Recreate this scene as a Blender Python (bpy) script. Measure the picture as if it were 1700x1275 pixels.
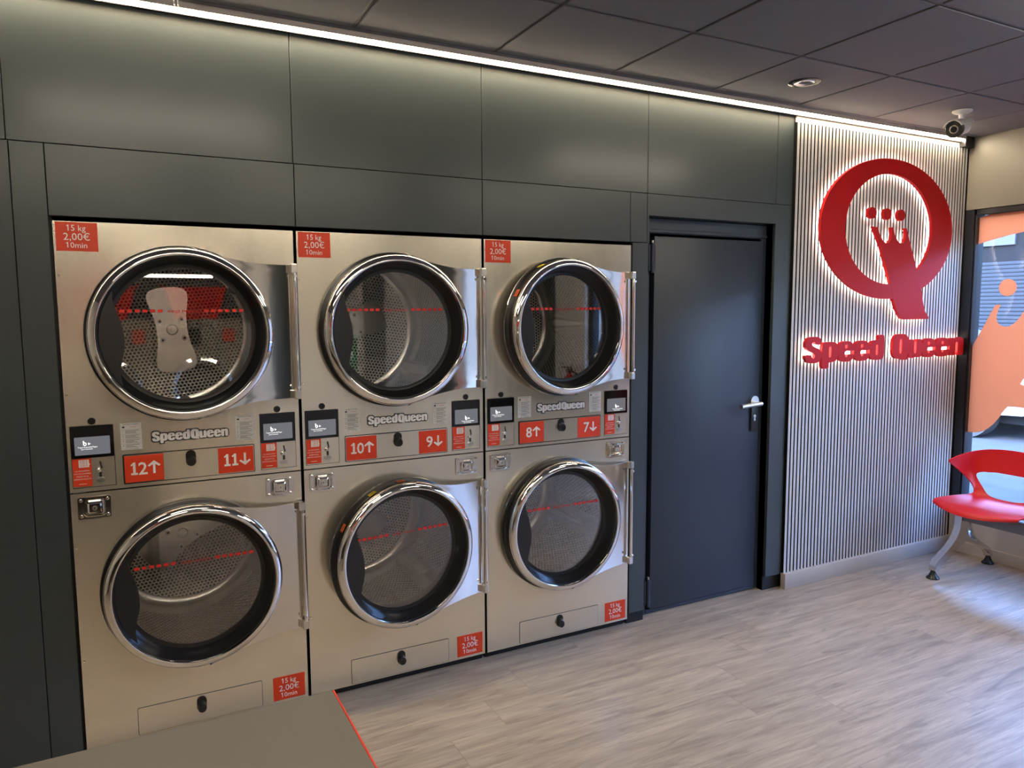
import bpy, bmesh, math, random
from math import sin, cos, pi, radians, sqrt, atan2
from mathutils import Vector, Matrix
from mathutils.geometry import tessellate_polygon

for o in list(bpy.data.objects):
    bpy.data.objects.remove(o)
S = bpy.context.scene
COL = S.collection

# ------------------------------------------------------------------ camera
CX, CY, CZ = 0.1952, -2.9826, 1.6211
YAW, PITCH, ROLL, FPX = 0.4817, 0.1005, -0.0053, 1231.95
fw = Vector((sin(YAW) * cos(PITCH), cos(YAW) * cos(PITCH), -sin(PITCH)))
rt = Vector((cos(YAW), -sin(YAW), 0))
up = rt.cross(fw)
rr = cos(ROLL) * rt + sin(ROLL) * up
uu = -sin(ROLL) * rt + cos(ROLL) * up
cd = bpy.data.cameras.new('camera')
cam = bpy.data.objects.new('camera', cd)
COL.objects.link(cam)
mw = Matrix.Identity(4)
for i in range(3):
    mw[i][0], mw[i][1], mw[i][2], mw[i][3] = rr[i], uu[i], -fw[i], (CX, CY, CZ)[i]
cam.matrix_world = mw
cd.sensor_fit = 'HORIZONTAL'
cd.sensor_width = 36
cd.lens = FPX / 1700 * 36
cd.clip_start = 0.02
S.camera = cam

# ------------------------------------------------------------------ light levels, sky, exposure
EXPOSURE = 1.1
SKY_STRENGTH = 3.2
LED_STRIP = 46.0
LINEAR_LIGHT = 14.0
SIGN_HALO = 7.0
WARM = (1.0, 0.82, 0.57)
WARM2 = (1.0, 0.88, 0.70)

S.view_settings.view_transform = 'Standard'
S.view_settings.look = 'None'
S.view_settings.gamma = 1
S.view_settings.use_curve_mapping = False
S.view_settings.exposure = EXPOSURE
S.cycles.use_denoising = True
S.cycles.max_bounces = 10
S.cycles.diffuse_bounces = 5
S.cycles.glossy_bounces = 8
S.cycles.transparent_max_bounces = 12
S.cycles.sample_clamp_indirect = 6
S.cycles.caustics_reflective = False
S.cycles.caustics_refractive = False

W = bpy.data.worlds.new('sky')
S.world = W
W.use_nodes = True
wn = W.node_tree
bg = wn.nodes['Background']
sky = wn.nodes.new('ShaderNodeTexSky')
sky.sky_type = 'NISHITA'
sky.sun_disc = False
sky.sun_elevation = radians(42)
sky.sun_rotation = radians(250)
tint = wn.nodes.new('ShaderNodeMix')
tint.data_type = 'RGBA'
tint.blend_type = 'MULTIPLY'
tint.inputs[0].default_value = 1.0
tint.inputs[7].default_value = (0.74, 0.90, 1.22, 1.0)
wn.links.new(sky.outputs[0], tint.inputs[6])
wn.links.new(tint.outputs[2], bg.inputs[0])
bg.inputs[1].default_value = SKY_STRENGTH


# ------------------------------------------------------------------ materials
def nd(nt, typ, ins=None, **kw):
    n = nt.nodes.new(typ)
    for k, v in kw.items():
        setattr(n, k, v)
    for k, v in (ins or {}).items():
        if isinstance(v, bpy.types.NodeSocket):
            nt.links.new(v, n.inputs[k])
        else:
            n.inputs[k].default_value = v
    return n


def c4(c):
    return (c[0], c[1], c[2], 1.0)


def srgb(r, g, b):
    f = lambda v: v / 255 / 12.92 if v <= 10 else ((v / 255 + 0.055) / 1.055) ** 2.4
    return (f(r), f(g), f(b))


def M(name, col, rough=0.5, metal=0.0, spec=0.5, emit=None, strength=1.0):
    m = bpy.data.materials.new(name)
    m.use_nodes = True
    b = m.node_tree.nodes['Principled BSDF']
    b.inputs['Base Color'].default_value = c4(col)
    b.inputs['Roughness'].default_value = rough
    b.inputs['Metallic'].default_value = metal
    b.inputs['Specular IOR Level'].default_value = spec
    if emit:
        b.inputs['Emission Color'].default_value = c4(emit)
        b.inputs['Emission Strength'].default_value = strength
    return m


def P(m):
    return m.node_tree.nodes['Principled BSDF']


def mathn(nt, op, a, b=None, c=None):
    n = nt.nodes.new('ShaderNodeMath')
    n.operation = op
    for i, v in enumerate((a, b, c)):
        if v is None:
            continue
        if isinstance(v, bpy.types.NodeSocket):
            nt.links.new(v, n.inputs[i])
        else:
            n.inputs[i].default_value = v
    return n.outputs[0]


def mixcol(nt, fac, a, b, blend='MIX'):
    n = nt.nodes.new('ShaderNodeMix')
    n.data_type = 'RGBA'
    n.blend_type = blend
    for s, v in ((0, fac), (6, a), (7, b)):
        if isinstance(v, bpy.types.NodeSocket):
            nt.links.new(v, n.inputs[s])
        elif s == 0:
            n.inputs[s].default_value = v
        else:
            n.inputs[s].default_value = c4(v)
    return n.outputs[2]


def mottled(name, col, rough, scale=30, amount=0.12, bump=0.0, spec=0.5, metal=0.0, stretch=(1, 1, 1)):
    m = M(name, col, rough, metal, spec)
    nt = m.node_tree
    tc = nd(nt, 'ShaderNodeTexCoord')
    mp = nd(nt, 'ShaderNodeMapping', {'Vector': tc.outputs['Object'], 'Scale': stretch})
    no = nd(nt, 'ShaderNodeTexNoise', {'Vector': mp.outputs[0], 'Scale': scale, 'Detail': 5.0})
    lo = tuple(v * (1 - amount) for v in col)
    hi = tuple(min(1, v * (1 + amount)) for v in col)
    nt.links.new(mixcol(nt, no.outputs[0], lo, hi), P(m).inputs['Base Color'])
    if bump:
        bn = nd(nt, 'ShaderNodeBump', {'Height': no.outputs[0], 'Strength': bump, 'Distance': 0.002})
        nt.links.new(bn.outputs[0], P(m).inputs['Normal'])
    return m


def make_steel(name, col, rough, aniso, metal):
    m = M(name, col, rough, metal)
    nt = m.node_tree
    b = P(m)
    uv = nd(nt, 'ShaderNodeUVMap', uv_map='UVMap')
    mp2 = nd(nt, 'ShaderNodeMapping', {'Vector': uv.outputs[0], 'Scale': (3.0, 0.7, 1.0)})
    no2 = nd(nt, 'ShaderNodeTexNoise', {'Vector': mp2.outputs[0], 'Scale': 2.0, 'Detail': 3.0})
    r = mathn(nt, 'MULTIPLY_ADD', no2.outputs[0], 0.08, rough - 0.04)
    nt.links.new(r, b.inputs['Roughness'])
    bn = nd(nt, 'ShaderNodeBump', {'Height': no2.outputs[0], 'Strength': 0.25, 'Distance': 0.006})
    nt.links.new(bn.outputs[0], b.inputs['Normal'])
    tg = nd(nt, 'ShaderNodeTangent', direction_type='UV_MAP', uv_map='UVMap')
    nt.links.new(tg.outputs[0], b.inputs['Tangent'])
    b.inputs['Anisotropic'].default_value = aniso
    b.inputs['Anisotropic Rotation'].default_value = 0.25
    return m


def make_glass(name, tint, ior=1.5, boost=1.0):
    m = bpy.data.materials.new(name)
    m.use_nodes = True
    nt = m.node_tree
    nt.nodes.clear()
    tr = nd(nt, 'ShaderNodeBsdfTransparent', {'Color': c4(tint)})
    gl = nd(nt, 'ShaderNodeBsdfGlossy', {'Color': (1, 1, 1, 1), 'Roughness': 0.0})
    fr = nd(nt, 'ShaderNodeFresnel', {'IOR': ior})
    f = mathn(nt, 'MULTIPLY', fr.outputs[0], boost)
    mx = nd(nt, 'ShaderNodeMixShader', {0: f, 1: tr.outputs[0], 2: gl.outputs[0]})
    out = nd(nt, 'ShaderNodeOutputMaterial', {'Surface': mx.outputs[0]})
    return m


def make_perforated(name, col, spacing, radius, rough, bump):
    """sheet steel with a hexagonal field of round punched holes"""
    m = M(name, col, rough, 1.0)
    nt = m.node_tree
    b = P(m)
    uv = nd(nt, 'ShaderNodeUVMap', uv_map='UVMap')
    sx = nd(nt, 'ShaderNodeSeparateXYZ', {'Vector': uv.outputs[0]})
    u = mathn(nt, 'DIVIDE', sx.outputs[0], spacing)
    v = mathn(nt, 'DIVIDE', sx.outputs[1], spacing * sqrt(3))

    def cell(off):
        a = mathn(nt, 'SUBTRACT', mathn(nt, 'FRACT', mathn(nt, 'ADD', u, off)), 0.5)
        c = mathn(nt, 'MULTIPLY', mathn(nt, 'SUBTRACT', mathn(nt, 'FRACT', mathn(nt, 'ADD', v, off)), 0.5), sqrt(3))
        return mathn(nt, 'SQRT', mathn(nt, 'ADD', mathn(nt, 'MULTIPLY', a, a), mathn(nt, 'MULTIPLY', c, c)))
    d = mathn(nt, 'MINIMUM', cell(100.0), cell(100.5))
    rn = radius / spacing
    mr = nd(nt, 'ShaderNodeMapRange', {'Value': d, 'From Min': rn * 0.92, 'From Max': rn * 1.06, 'To Min': 0.0, 'To Max': 1.0})
    solid = mr.outputs[0]
    nt.links.new(mixcol(nt, solid, (0.004, 0.004, 0.004), col), b.inputs['Base Color'])
    nt.links.new(solid, b.inputs['Metallic'])
    nt.links.new(mathn(nt, 'MULTIPLY_ADD', solid, rough - 0.7, 0.7), b.inputs['Roughness'])
    h = nd(nt, 'ShaderNodeMapRange', {'Value': d, 'From Min': rn * 0.7, 'From Max': 0.56, 'To Min': 0.0, 'To Max': 1.0}, interpolation_type='SMOOTHSTEP')
    bn = nd(nt, 'ShaderNodeBump', {'Height': h.outputs[0], 'Strength': bump, 'Distance': 0.003})
    nt.links.new(bn.outputs[0], b.inputs['Normal'])
    return m


def make_floor():
    m = M('oak_vinyl_planks', (0.4, 0.35, 0.3), 0.4)
    nt = m.node_tree
    b = P(m)
    tc = nd(nt, 'ShaderNodeTexCoord')
    s = nd(nt, 'ShaderNodeSeparateXYZ', {'Vector': tc.outputs['Object']})
    row = mathn(nt, 'FLOOR', mathn(nt, 'DIVIDE', mathn(nt, 'ADD', s.outputs[1], 20.0), 0.205))
    fy = mathn(nt, 'FRACT', mathn(nt, 'DIVIDE', mathn(nt, 'ADD', s.outputs[1], 20.0), 0.205))
    w1 = nd(nt, 'ShaderNodeTexWhiteNoise', {'W': row}, noise_dimensions='1D')
    xs = mathn(nt, 'DIVIDE', mathn(nt, 'ADD', s.outputs[0], mathn(nt, 'MULTIPLY_ADD', w1.outputs[0], 1.3, 20.0)), 1.3)
    colm = mathn(nt, 'FLOOR', xs)
    fx = mathn(nt, 'FRACT', xs)
    cid = nd(nt, 'ShaderNodeCombineXYZ', {'X': colm, 'Y': row, 'Z': 0.0})
    w2 = nd(nt, 'ShaderNodeTexWhiteNoise', {'Vector': cid.outputs[0]}, noise_dimensions='3D')
    off = nd(nt, 'ShaderNodeVectorMath', {0: w2.outputs['Color'], 1: (40, 40, 40)}, operation='MULTIPLY')
    pos = nd(nt, 'ShaderNodeVectorMath', {0: tc.outputs['Object'], 1: off.outputs[0]}, operation='ADD')
    mp = nd(nt, 'ShaderNodeMapping', {'Vector': pos.outputs[0], 'Scale': (1.3, 13.0, 1.0)})
    n1 = nd(nt, 'ShaderNodeTexNoise', {'Vector': mp.outputs[0], 'Scale': 1.6, 'Detail': 7.0, 'Roughness': 0.62, 'Distortion': 0.6})
    mp2 = nd(nt, 'ShaderNodeMapping', {'Vector': pos.outputs[0], 'Scale': (5.0, 110.0, 1.0)})
    n2 = nd(nt, 'ShaderNodeTexNoise', {'Vector': mp2.outputs[0], 'Scale': 1.5, 'Detail': 4.0})
    mp3 = nd(nt, 'ShaderNodeMapping', {'Vector': pos.outputs[0], 'Scale': (1.0, 6.0, 1.0)})
    n3 = nd(nt, 'ShaderNodeTexNoise', {'Vector': mp3.outputs[0], 'Scale': 2.6, 'Detail': 5.0, 'Distortion': 1.4})
    n1c = nd(nt, 'ShaderNodeMapRange', {'Value': n1.outputs[0], 'From Min': 0.3, 'From Max': 0.7, 'To Min': 0.0, 'To Max': 1.0})
    base = mixcol(nt, n1c.outputs[0], (0.48, 0.40, 0.305), (0.285, 0.23, 0.175))
    fine = nd(nt, 'ShaderNodeMapRange', {'Value': n2.outputs[0], 'From Min': 0.3, 'From Max': 0.75, 'To Min': 1.10, 'To Max': 0.84})
    base = mixcol(nt, 1.0, base, fine.outputs[0], 'MULTIPLY')
    dark = nd(nt, 'ShaderNodeMapRange', {'Value': n3.outputs[0], 'From Min': 0.55, 'From Max': 0.72, 'To Min': 0.0, 'To Max': 0.75})
    base = mixcol(nt, dark.outputs[0], base, (0.20, 0.165, 0.13))
    tone = mathn(nt, 'MULTIPLY_ADD', w2.outputs[0], 0.10, 0.95)
    base = mixcol(nt, 1.0, base, tone, 'MULTIPLY')
    ey = mathn(nt, 'MINIMUM', fy, mathn(nt, 'SUBTRACT', 1.0, fy))
    ex = mathn(nt, 'MINIMUM', fx, mathn(nt, 'SUBTRACT', 1.0, fx))
    jy = mathn(nt, 'LESS_THAN', ey, 0.0045)
    jx = mathn(nt, 'LESS_THAN', ex, 0.0011)
    j = mathn(nt, 'MAXIMUM', mathn(nt, 'MULTIPLY', jy, 0.35), mathn(nt, 'MULTIPLY', jx, 0.5))
    base = mixcol(nt, j, base, (0.17, 0.145, 0.12))
    nt.links.new(base, b.inputs['Base Color'])
    nt.links.new(mathn(nt, 'MULTIPLY_ADD', n2.outputs[0], 0.2, 0.30), b.inputs['Roughness'])
    bn = nd(nt, 'ShaderNodeBump', {'Height': n2.outputs[0], 'Strength': 0.12, 'Distance': 0.002})
    nt.links.new(bn.outputs[0], b.inputs['Normal'])
    return m


def make_decal():
    m = bpy.data.materials.new('orange_window_film')
    m.use_nodes = True
    nt = m.node_tree
    nt.nodes.clear()
    col = (0.88, 0.43, 0.25, 1)
    d = nd(nt, 'ShaderNodeBsdfDiffuse', {'Color': col})
    t = nd(nt, 'ShaderNodeBsdfTranslucent', {'Color': col})
    mx = nd(nt, 'ShaderNodeMixShader', {0: 0.75, 1: d.outputs[0], 2: t.outputs[0]})
    nd(nt, 'ShaderNodeOutputMaterial', {'Surface': mx.outputs[0]})
    return m


anthracite = mottled('anthracite_laminate', (0.033, 0.046, 0.048), 0.24, 160, 0.12, 0.06)
P(anthracite).inputs['Roughness'].default_value = 0.5
P(anthracite).inputs['Specular IOR Level'].default_value = 0.5
P(anthracite).inputs['Coat Weight'].default_value = 0.45
P(anthracite).inputs['Coat Roughness'].default_value = 0.22
black_gap = M('black_recess', (0.006, 0.006, 0.007), 0.6)
door_paint = mottled('anthracite_door_paint', (0.030, 0.041, 0.060), 0.42, 220, 0.10, 0.05)
steel = make_steel('brushed_stainless', (0.81, 0.75, 0.625), 0.21, 0.35, 0.80)
plate_steel = make_steel('polished_stainless', (0.78, 0.74, 0.68), 0.12, 0.1, 1.0)
chrome = M('chrome', (0.86, 0.85, 0.83), 0.05, 1.0)
rubber = M('black_rubber', (0.010, 0.010, 0.011), 0.28)
black_plastic = M('black_plastic', (0.014, 0.014, 0.015), 0.38)
door_glass = make_glass('door_glass', (0.95, 0.955, 0.95), 1.5, 2.2)
window_glass = make_glass('window_glass', (0.97, 0.98, 0.98), 1.35, 0.6)
perf_wall = make_perforated('perforated_drum_wall', (0.90, 0.85, 0.77), 0.0190, 0.0054, 0.19, 1.0)
perf_back = make_perforated('perforated_drum_back', (0.84, 0.80, 0.74), 0.0165, 0.0054, 0.30, 0.5)
drum_steel = M('drum_stainless', (0.84, 0.81, 0.76), 0.26, 1.0)
dark_sheet = M('dark_sheet_steel', (0.02, 0.02, 0.02), 0.5, 0.5)
label_orange = M('orange_label_vinyl', srgb(222, 62, 22), 0.45)
label_white = M('white_print', (0.85, 0.83, 0.80), 0.5)
label_paper = M('label_paper', (0.62, 0.62, 0.60), 0.5)
print_black = M('black_print', (0.02, 0.02, 0.02), 0.5)
print_red = M('red_print', srgb(205, 30, 20), 0.5)
screen_glass = M('black_screen_glass', (0.006, 0.006, 0.007), 0.08)
screen_lit = M('lit_display', (0.03, 0.03, 0.035), 0.12, 0, 0.5, (0.33, 0.34, 0.38), 0.2)
screen_text = M('lit_display_text', (0.5, 0.5, 0.5), 0.3, 0, 0.5, (1, 1, 1), 0.6)
badge_silver = M('badge_silver', (0.90, 0.89, 0.88), 0.25, 0.2)
line_red = M('red_glass_print', srgb(225, 38, 24), 0.5)
yellow_label = M('yellow_label', srgb(215, 190, 20), 0.5)
orange_label2 = M('amber_label', srgb(215, 90, 15), 0.5)
floor_mat = make_floor()
ceiling_tile = mottled('dark_ceiling_tile', (0.185, 0.19, 0.21), 0.75, 60, 0.10, 0.08, 0.3, 0, (1, 6, 1))
ceiling_tee = M('dark_ceiling_tee', (0.11, 0.105, 0.10), 0.5)
slat_wood = mottled('pale_oak_slat', (0.58, 0.56, 0.545), 0.5, 12, 0.12, 0.0, 0.4, 0, (20, 20, 1.0))
felt = M('black_felt', (0.008, 0.008, 0.009), 0.9, 0, 0.1)
trim_wood = mottled('grey_oak_trim', (0.50, 0.46, 0.42), 0.5, 10, 0.14, 0, 0.4, 0, (1, 8, 14))
upper_paint = mottled('olive_grey_band', (0.165, 0.155, 0.13), 0.42, 80, 0.03, 0.02)
wall_paint = mottled('beige_wall_paint', (0.52, 0.48, 0.41), 0.45, 80, 0.03, 0.02)
light_wall = mottled('pale_grey_wall_paint', (0.62, 0.60, 0.57), 0.6, 80, 0.03, 0.02)
sign_red = M('red_acrylic', srgb(192, 20, 22), 0.5, 0, 0.2)
halo = M('sign_backlight', (0.8, 0.8, 0.8), 0.5, 0, 0.5, (1.0, 0.94, 0.82), SIGN_HALO)
led_diffuser = M('led_diffuser', (0.8, 0.8, 0.8), 0.5, 0, 0.5, WARM, LED_STRIP)
linear_diffuser = M('linear_light_diffuser', (0.8, 0.8, 0.8), 0.5, 0, 0.5, WARM2, LINEAR_LIGHT)
alu = M('aluminium_profile', (0.62, 0.60, 0.58), 0.3, 1.0)
polished_alu = M('polished_cast_aluminium', (0.74, 0.73, 0.72), 0.16, 1.0)
grey_beam = M('grey_steel_beam', (0.22, 0.22, 0.23), 0.35, 0.4)
seat_red = mottled('red_seat_plastic', srgb(208, 16, 26), 0.42, 300, 0.05, 0.05)
frame_black = M('black_window_profile', (0.012, 0.013, 0.016), 0.3)
satin_steel = M('satin_steel', (0.68, 0.67, 0.64), 0.28, 1.0)
white_plastic = M('white_plastic', (0.75, 0.75, 0.74), 0.4)
table_top_mat = mottled('grey_table_laminate', (0.112, 0.105, 0.094), 0.48, 260, 0.10, 0.08)
edge_red = M('red_edge_band', srgb(215, 50, 24), 0.4)
decal_mat = make_decal()
pavement = mottled('street_paving', (0.055, 0.058, 0.062), 0.9, 3, 0.25, 0.1, 0.0)
road_mat = mottled('asphalt', (0.09, 0.09, 0.095), 0.8, 20, 0.2, 0.1)
shutter_mat = M('grey_roller_shutter', (0.022, 0.025, 0.030), 0.7, 0.0, 0.0)
facade_mat = mottled('grey_facade_render', (0.045, 0.043, 0.042), 0.9, 6, 0.15, 0, 0.0)
facade_dark = M('dark_shop_frame', (0.008, 0.008, 0.009), 0.7, 0, 0.05)
shop_panel = M('blue_grey_shop_panel', (0.03, 0.032, 0.045), 0.4, 0, 0.2)
car_paint = M('silver_car_paint', (0.13, 0.14, 0.18), 0.3, 0.3)
car_glass = M('dark_car_glass', (0.015, 0.02, 0.03), 0.05)
tyre_mat = M('tyre_rubber', (0.015, 0.015, 0.016), 0.7)
green_mat = M('green_poster_print', srgb(0, 150, 100), 0.5)
basket_red = M('red_basket_plastic', srgb(225, 22, 14), 0.4)
ext_red = M('red_extinguisher_paint', srgb(190, 10, 16), 0.25)


# ------------------------------------------------------------------ mesh building
class MB:
    def __init__(s):
        s.v, s.f, s.m, s.mats, s.uvs = [], [], [], [], None

    def mi(s, mat):
        if mat not in s.mats:
            s.mats.append(mat)
        return s.mats.index(mat)

    def add(s, vs, fs, mat, xf=None):
        k = len(s.v)
        i = s.mi(mat)
        s.v += [tuple(xf(*p)) if xf else tuple(p) for p in vs]
        for f in fs:
            s.f.append(tuple(k + q for q in f))
            s.m.append(i)
        return s

    def box(s, x0, x1, y0, y1, z0, z1, mat, bev=0.0, seg=2, xf=None):
        if bev <= 0:
            vs = [(x, y, z) for x in (x0, x1) for y in (y0, y1) for z in (z0, z1)]
            fs = [(0, 1, 3, 2), (4, 6, 7, 5), (0, 4, 5, 1), (2, 3, 7, 6), (0, 2, 6, 4), (1, 5, 7, 3)]
        else:
            bm = bmesh.new()
            bmesh.ops.create_cube(bm, size=1)
            for v in bm.verts:
                v.co = Vector(((x0 + x1) / 2 + v.co.x * (x1 - x0), (y0 + y1) / 2 + v.co.y * (y1 - y0), (z0 + z1) / 2 + v.co.z * (z1 - z0)))
            bmesh.ops.bevel(bm, geom=list(bm.edges), offset=bev, segments=seg, profile=0.5, affect='EDGES')
            bm.verts.index_update()
            vs = [tuple(v.co) for v in bm.verts]
            fs = [tuple(v.index for v in f.verts) for f in bm.faces]
            bm.free()
        return s.add(vs, fs, mat, xf)

    def prism(s, loops, y0, y1, mat, xf=None, side=None):
        """outline(s) in x,z; front at y0 (towards the room), back at y1; loops after the first are holes"""
        if loops and not isinstance(loops[0][0], (tuple, list)):
            loops = [loops]
        flat = [p for l in loops for p in l]
        n = len(flat)
        tri = tessellate_polygon([[Vector((p[0], p[1], 0)) for p in l] for l in loops])
        vs = [(p[0], y0, p[1]) for p in flat] + [(p[0], y1, p[1]) for p in flat]
        s.add(vs, [tuple(t) for t in tri] + [tuple(n + q for q in reversed(t)) for t in tri], mat, xf)
        fs = []
        k = 0
        for l in loops:
            for i in range(len(l)):
                j = (i + 1) % len(l)
                fs.append((k + i, k + j, n + k + j, n + k + i))
            k += len(l)
        return s.add(vs, fs, side or mat, xf)

    def frustum(s, l0, y0, l1, y1, mat, cap=True):
        n = len(l0)
        vs = [(p[0], y0, p[1]) for p in l0] + [(p[0], y1, p[1]) for p in l1]
        fs = [(i, (i + 1) % n, n + (i + 1) % n, n + i) for i in range(n)]
        if cap:
            fs += [tuple(range(n)), tuple(range(n, 2 * n))]
        return s.add(vs, fs, mat)

    def lathe(s, prof, mat, cx=0.0, cz=0.0, seg=64, xf=None, y=lambda d: -d, a0=0.0, a1=2 * pi):
        """profile of (radius, outward distance) turned about a line along y"""
        full = abs(a1 - a0 - 2 * pi) < 1e-6
        cols = seg if full else seg + 1
        vs = []
        for (r, d) in prof:
            for k in range(cols):
                a = a0 + (a1 - a0) * k / seg
                vs.append((cx + r * cos(a), y(d), cz + r * sin(a)))
        fs = []
        for i in range(len(prof) - 1):
            for k in range(seg):
                k2 = (k + 1) % cols
                fs.append((i * cols + k, i * cols + k2, (i + 1) * cols + k2, (i + 1) * cols + k))
        for i in (0, len(prof) - 1):
            if prof[i][0] > 1e-6 and getattr(s, 'cap', False) and full:
                fs.append(tuple(i * cols + k for k in range(cols)))
        return s.add(vs, fs, mat, xf)

    def cyl(s, p0, p1, r0, mat, r1=None, seg=20, xf=None):
        p0, p1 = Vector(p0), Vector(p1)
        r1 = r0 if r1 is None else r1
        d = (p1 - p0).normalized()
        a = d.orthogonal().normalized()
        b = d.cross(a)
        vs = []
        for p, r in ((p0, r0), (p1, r1)):
            for k in range(seg):
                t = 2 * pi * k / seg
                vs.append(tuple(p + a * (r * cos(t)) + b * (r * sin(t))))
        fs = [(k, (k + 1) % seg, seg + (k + 1) % seg, seg + k) for k in range(seg)]
        fs += [tuple(range(seg)), tuple(range(seg, 2 * seg))]
        return s.add(vs, fs, mat, xf)

    def tube(s, pts, r, mat, seg=12, xf=None):
        pts = [Vector(p) for p in pts]
        rs = r if isinstance(r, (list, tuple)) else [r] * len(pts)
        vs = []
        a = None
        for i, p in enumerate(pts):
            d = (pts[min(i + 1, len(pts) - 1)] - pts[max(i - 1, 0)]).normalized()
            a = (d.orthogonal() if a is None else a - d * a.dot(d)).normalized()
            b = d.cross(a)
            for k in range(seg):
                t = 2 * pi * k / seg
                vs.append(tuple(p + a * (rs[i] * cos(t)) + b * (rs[i] * sin(t))))
        fs = []
        for i in range(len(pts) - 1):
            for k in range(seg):
                k2 = (k + 1) % seg
                fs.append((i * seg + k, i * seg + k2, (i + 1) * seg + k2, (i + 1) * seg + k))
        fs += [tuple(range(seg)), tuple((len(pts) - 1) * seg + k for k in range(seg))]
        return s.add(vs, fs, mat, xf)

    def text(s, txt, x, z, size, y, mat, align='CENTER', width=None, bold=0.0, spacing=1.0, line=1.0, xf=None, res=2):
        vs, fs = text_mesh(txt, align, bold, spacing, line, res)
        k = 1.0
        if width:
            w = max(p[0] for p in vs) - min(p[0] for p in vs)
            k = width / (w * size)
        return s.add([(x + p[0] * size * k, y, z + p[1] * size) for p in vs], fs, mat, xf)

    def build(s, name, parent=None, loc=None, rot=None, smooth=35, uvf=None, mesh_cache=None, normals=True):
        me = bpy.data.meshes.new(name)
        me.from_pydata(s.v, [], s.f)
        for m in s.mats:
            me.materials.append(m)
        me.polygons.foreach_set('material_index', s.m)
        if normals:
            bm = bmesh.new()
            bm.from_mesh(me)
            bmesh.ops.remove_doubles(bm, verts=bm.verts, dist=1e-6)
            bmesh.ops.recalc_face_normals(bm, faces=bm.faces)
            bm.to_mesh(me)
            bm.free()
        lay = me.uv_layers.new(name='UVMap')
        for poly in me.polygons:
            for li in poly.loop_indices:
                co = me.vertices[me.loops[li].vertex_index].co
                lay.data[li].uv = uvf(co, poly) if uvf else (co.x, co.z)
        if smooth:
            me.shade_smooth()
            me.set_sharp_from_angle(angle=radians(smooth))
        return link(name, me, parent, loc, rot)


def link(name, me, parent=None, loc=None, rot=None):
    o = bpy.data.objects.new(name, me)
    COL.objects.link(o)
    if parent:
        o.parent = parent
    if loc:
        o.location = loc
    if rot:
        o.rotation_euler = rot
    return o


def one(mb, x, z, h, y, mat, t, foot=False):
    pts = [(x - t / 2, z), (x + t / 2, z), (x + t / 2, z + h), (x - t * 0.25, z + h), (x - h * 0.26, z + h * 0.80), (x - h * 0.20, z + h * 0.71), (x - t / 2, z + h * 0.80)]
    mb.prism(pts, y, y + 0.0004, mat)
    if foot:
        mb.box(x - h * 0.24, x + h * 0.24, y - 0.0002, y + 0.0004, z, z + t * 0.85, mat)


_tc = {}


def text_mesh(txt, align, bold, spacing, line, res):
    key = (txt, align, bold, spacing, line, res)
    if key not in _tc:
        cu = bpy.data.curves.new('lettering', 'FONT')
        cu.body = txt
        cu.align_x = align
        cu.size = 1
        cu.offset = bold
        cu.space_character = spacing
        cu.space_line = line
        cu.resolution_u = res
        ob = bpy.data.objects.new('lettering', cu)
        me = bpy.data.meshes.new_from_object(ob)
        _tc[key] = ([tuple(v.co) for v in me.vertices], [tuple(p.vertices) for p in me.polygons])
        bpy.data.objects.remove(ob)
        bpy.data.meshes.remove(me)
        bpy.data.curves.remove(cu)
    return _tc[key]


def tag(o, label=None, cat=None, group=None, kind=None):
    if label:
        o['label'] = label
    if cat:
        o['category'] = cat
    if group:
        o['group'] = group
    if kind:
        o['kind'] = kind
    return o


def empty(name, loc, label=None, cat=None, group=None, kind=None, rotz=0.0):
    o = bpy.data.objects.new(name, None)
    COL.objects.link(o)
    o.location = loc
    o.rotation_euler = (0, 0, rotz)
    o.empty_display_size = 0.05
    return tag(o, label, cat, group, kind)


def struct(o):
    return tag(o, kind='structure')


def circle(cx, cz, r, n=64, rz=None, a0=0.0):
    rz = r if rz is None else rz
    return [(cx + r * cos(a0 + 2 * pi * k / n), cz + rz * sin(a0 + 2 * pi * k / n)) for k in range(n)]


def rect(x0, x1, z0, z1):
    return [(x0, z0), (x1, z0), (x1, z1), (x0, z1)]


def rrect(x0, x1, z0, z1, r, n=5):
    out = []
    for cx, cz, a in ((x1 - r, z1 - r, 0), (x0 + r, z1 - r, pi / 2), (x0 + r, z0 + r, pi), (x1 - r, z0 + r, 1.5 * pi)):
        for k in range(n + 1):
            t = a + pi / 2 * k / n
            out.append((cx + r * cos(t), cz + r * sin(t)))
    return out


def chaikin(pts, it=2, q=0.25):
    for _ in range(it):
        out = []
        for i in range(len(pts)):
            a, b = pts[i], pts[(i + 1) % len(pts)]
            out.append((a[0] + (b[0] - a[0]) * q, a[1] + (b[1] - a[1]) * q))
            out.append((a[0] + (b[0] - a[0]) * (1 - q), a[1] + (b[1] - a[1]) * (1 - q)))
        pts = out
    return pts


def area(p):
    return 0.5 * sum(p[i][0] * p[(i + 1) % len(p)][1] - p[(i + 1) % len(p)][0] * p[i][1] for i in range(len(p)))


def grow(pts, d):
    """offset a closed outline by d (outwards for positive d)"""
    s = 1 if area(pts) > 0 else -1
    n = len(pts)
    out = []
    for i in range(n):
        p, a, b = Vector(pts[i]), Vector(pts[i - 1]), Vector(pts[(i + 1) % n])
        e1, e2 = (p - a), (b - p)
        if e1.length < 1e-9 or e2.length < 1e-9:
            continue
        e1.normalize()
        e2.normalize()
        n1, n2 = Vector((e1.y, -e1.x)) * s, Vector((e2.y, -e2.x)) * s
        m = n1 + n2
        if m.length < 0.2:
            m = n1
        m.normalize()
        k = min(1.6, 1 / max(0.4, m.dot(n1)))
        q = p + m * d * k
        out.append((q.x, q.y))
    return out


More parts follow.
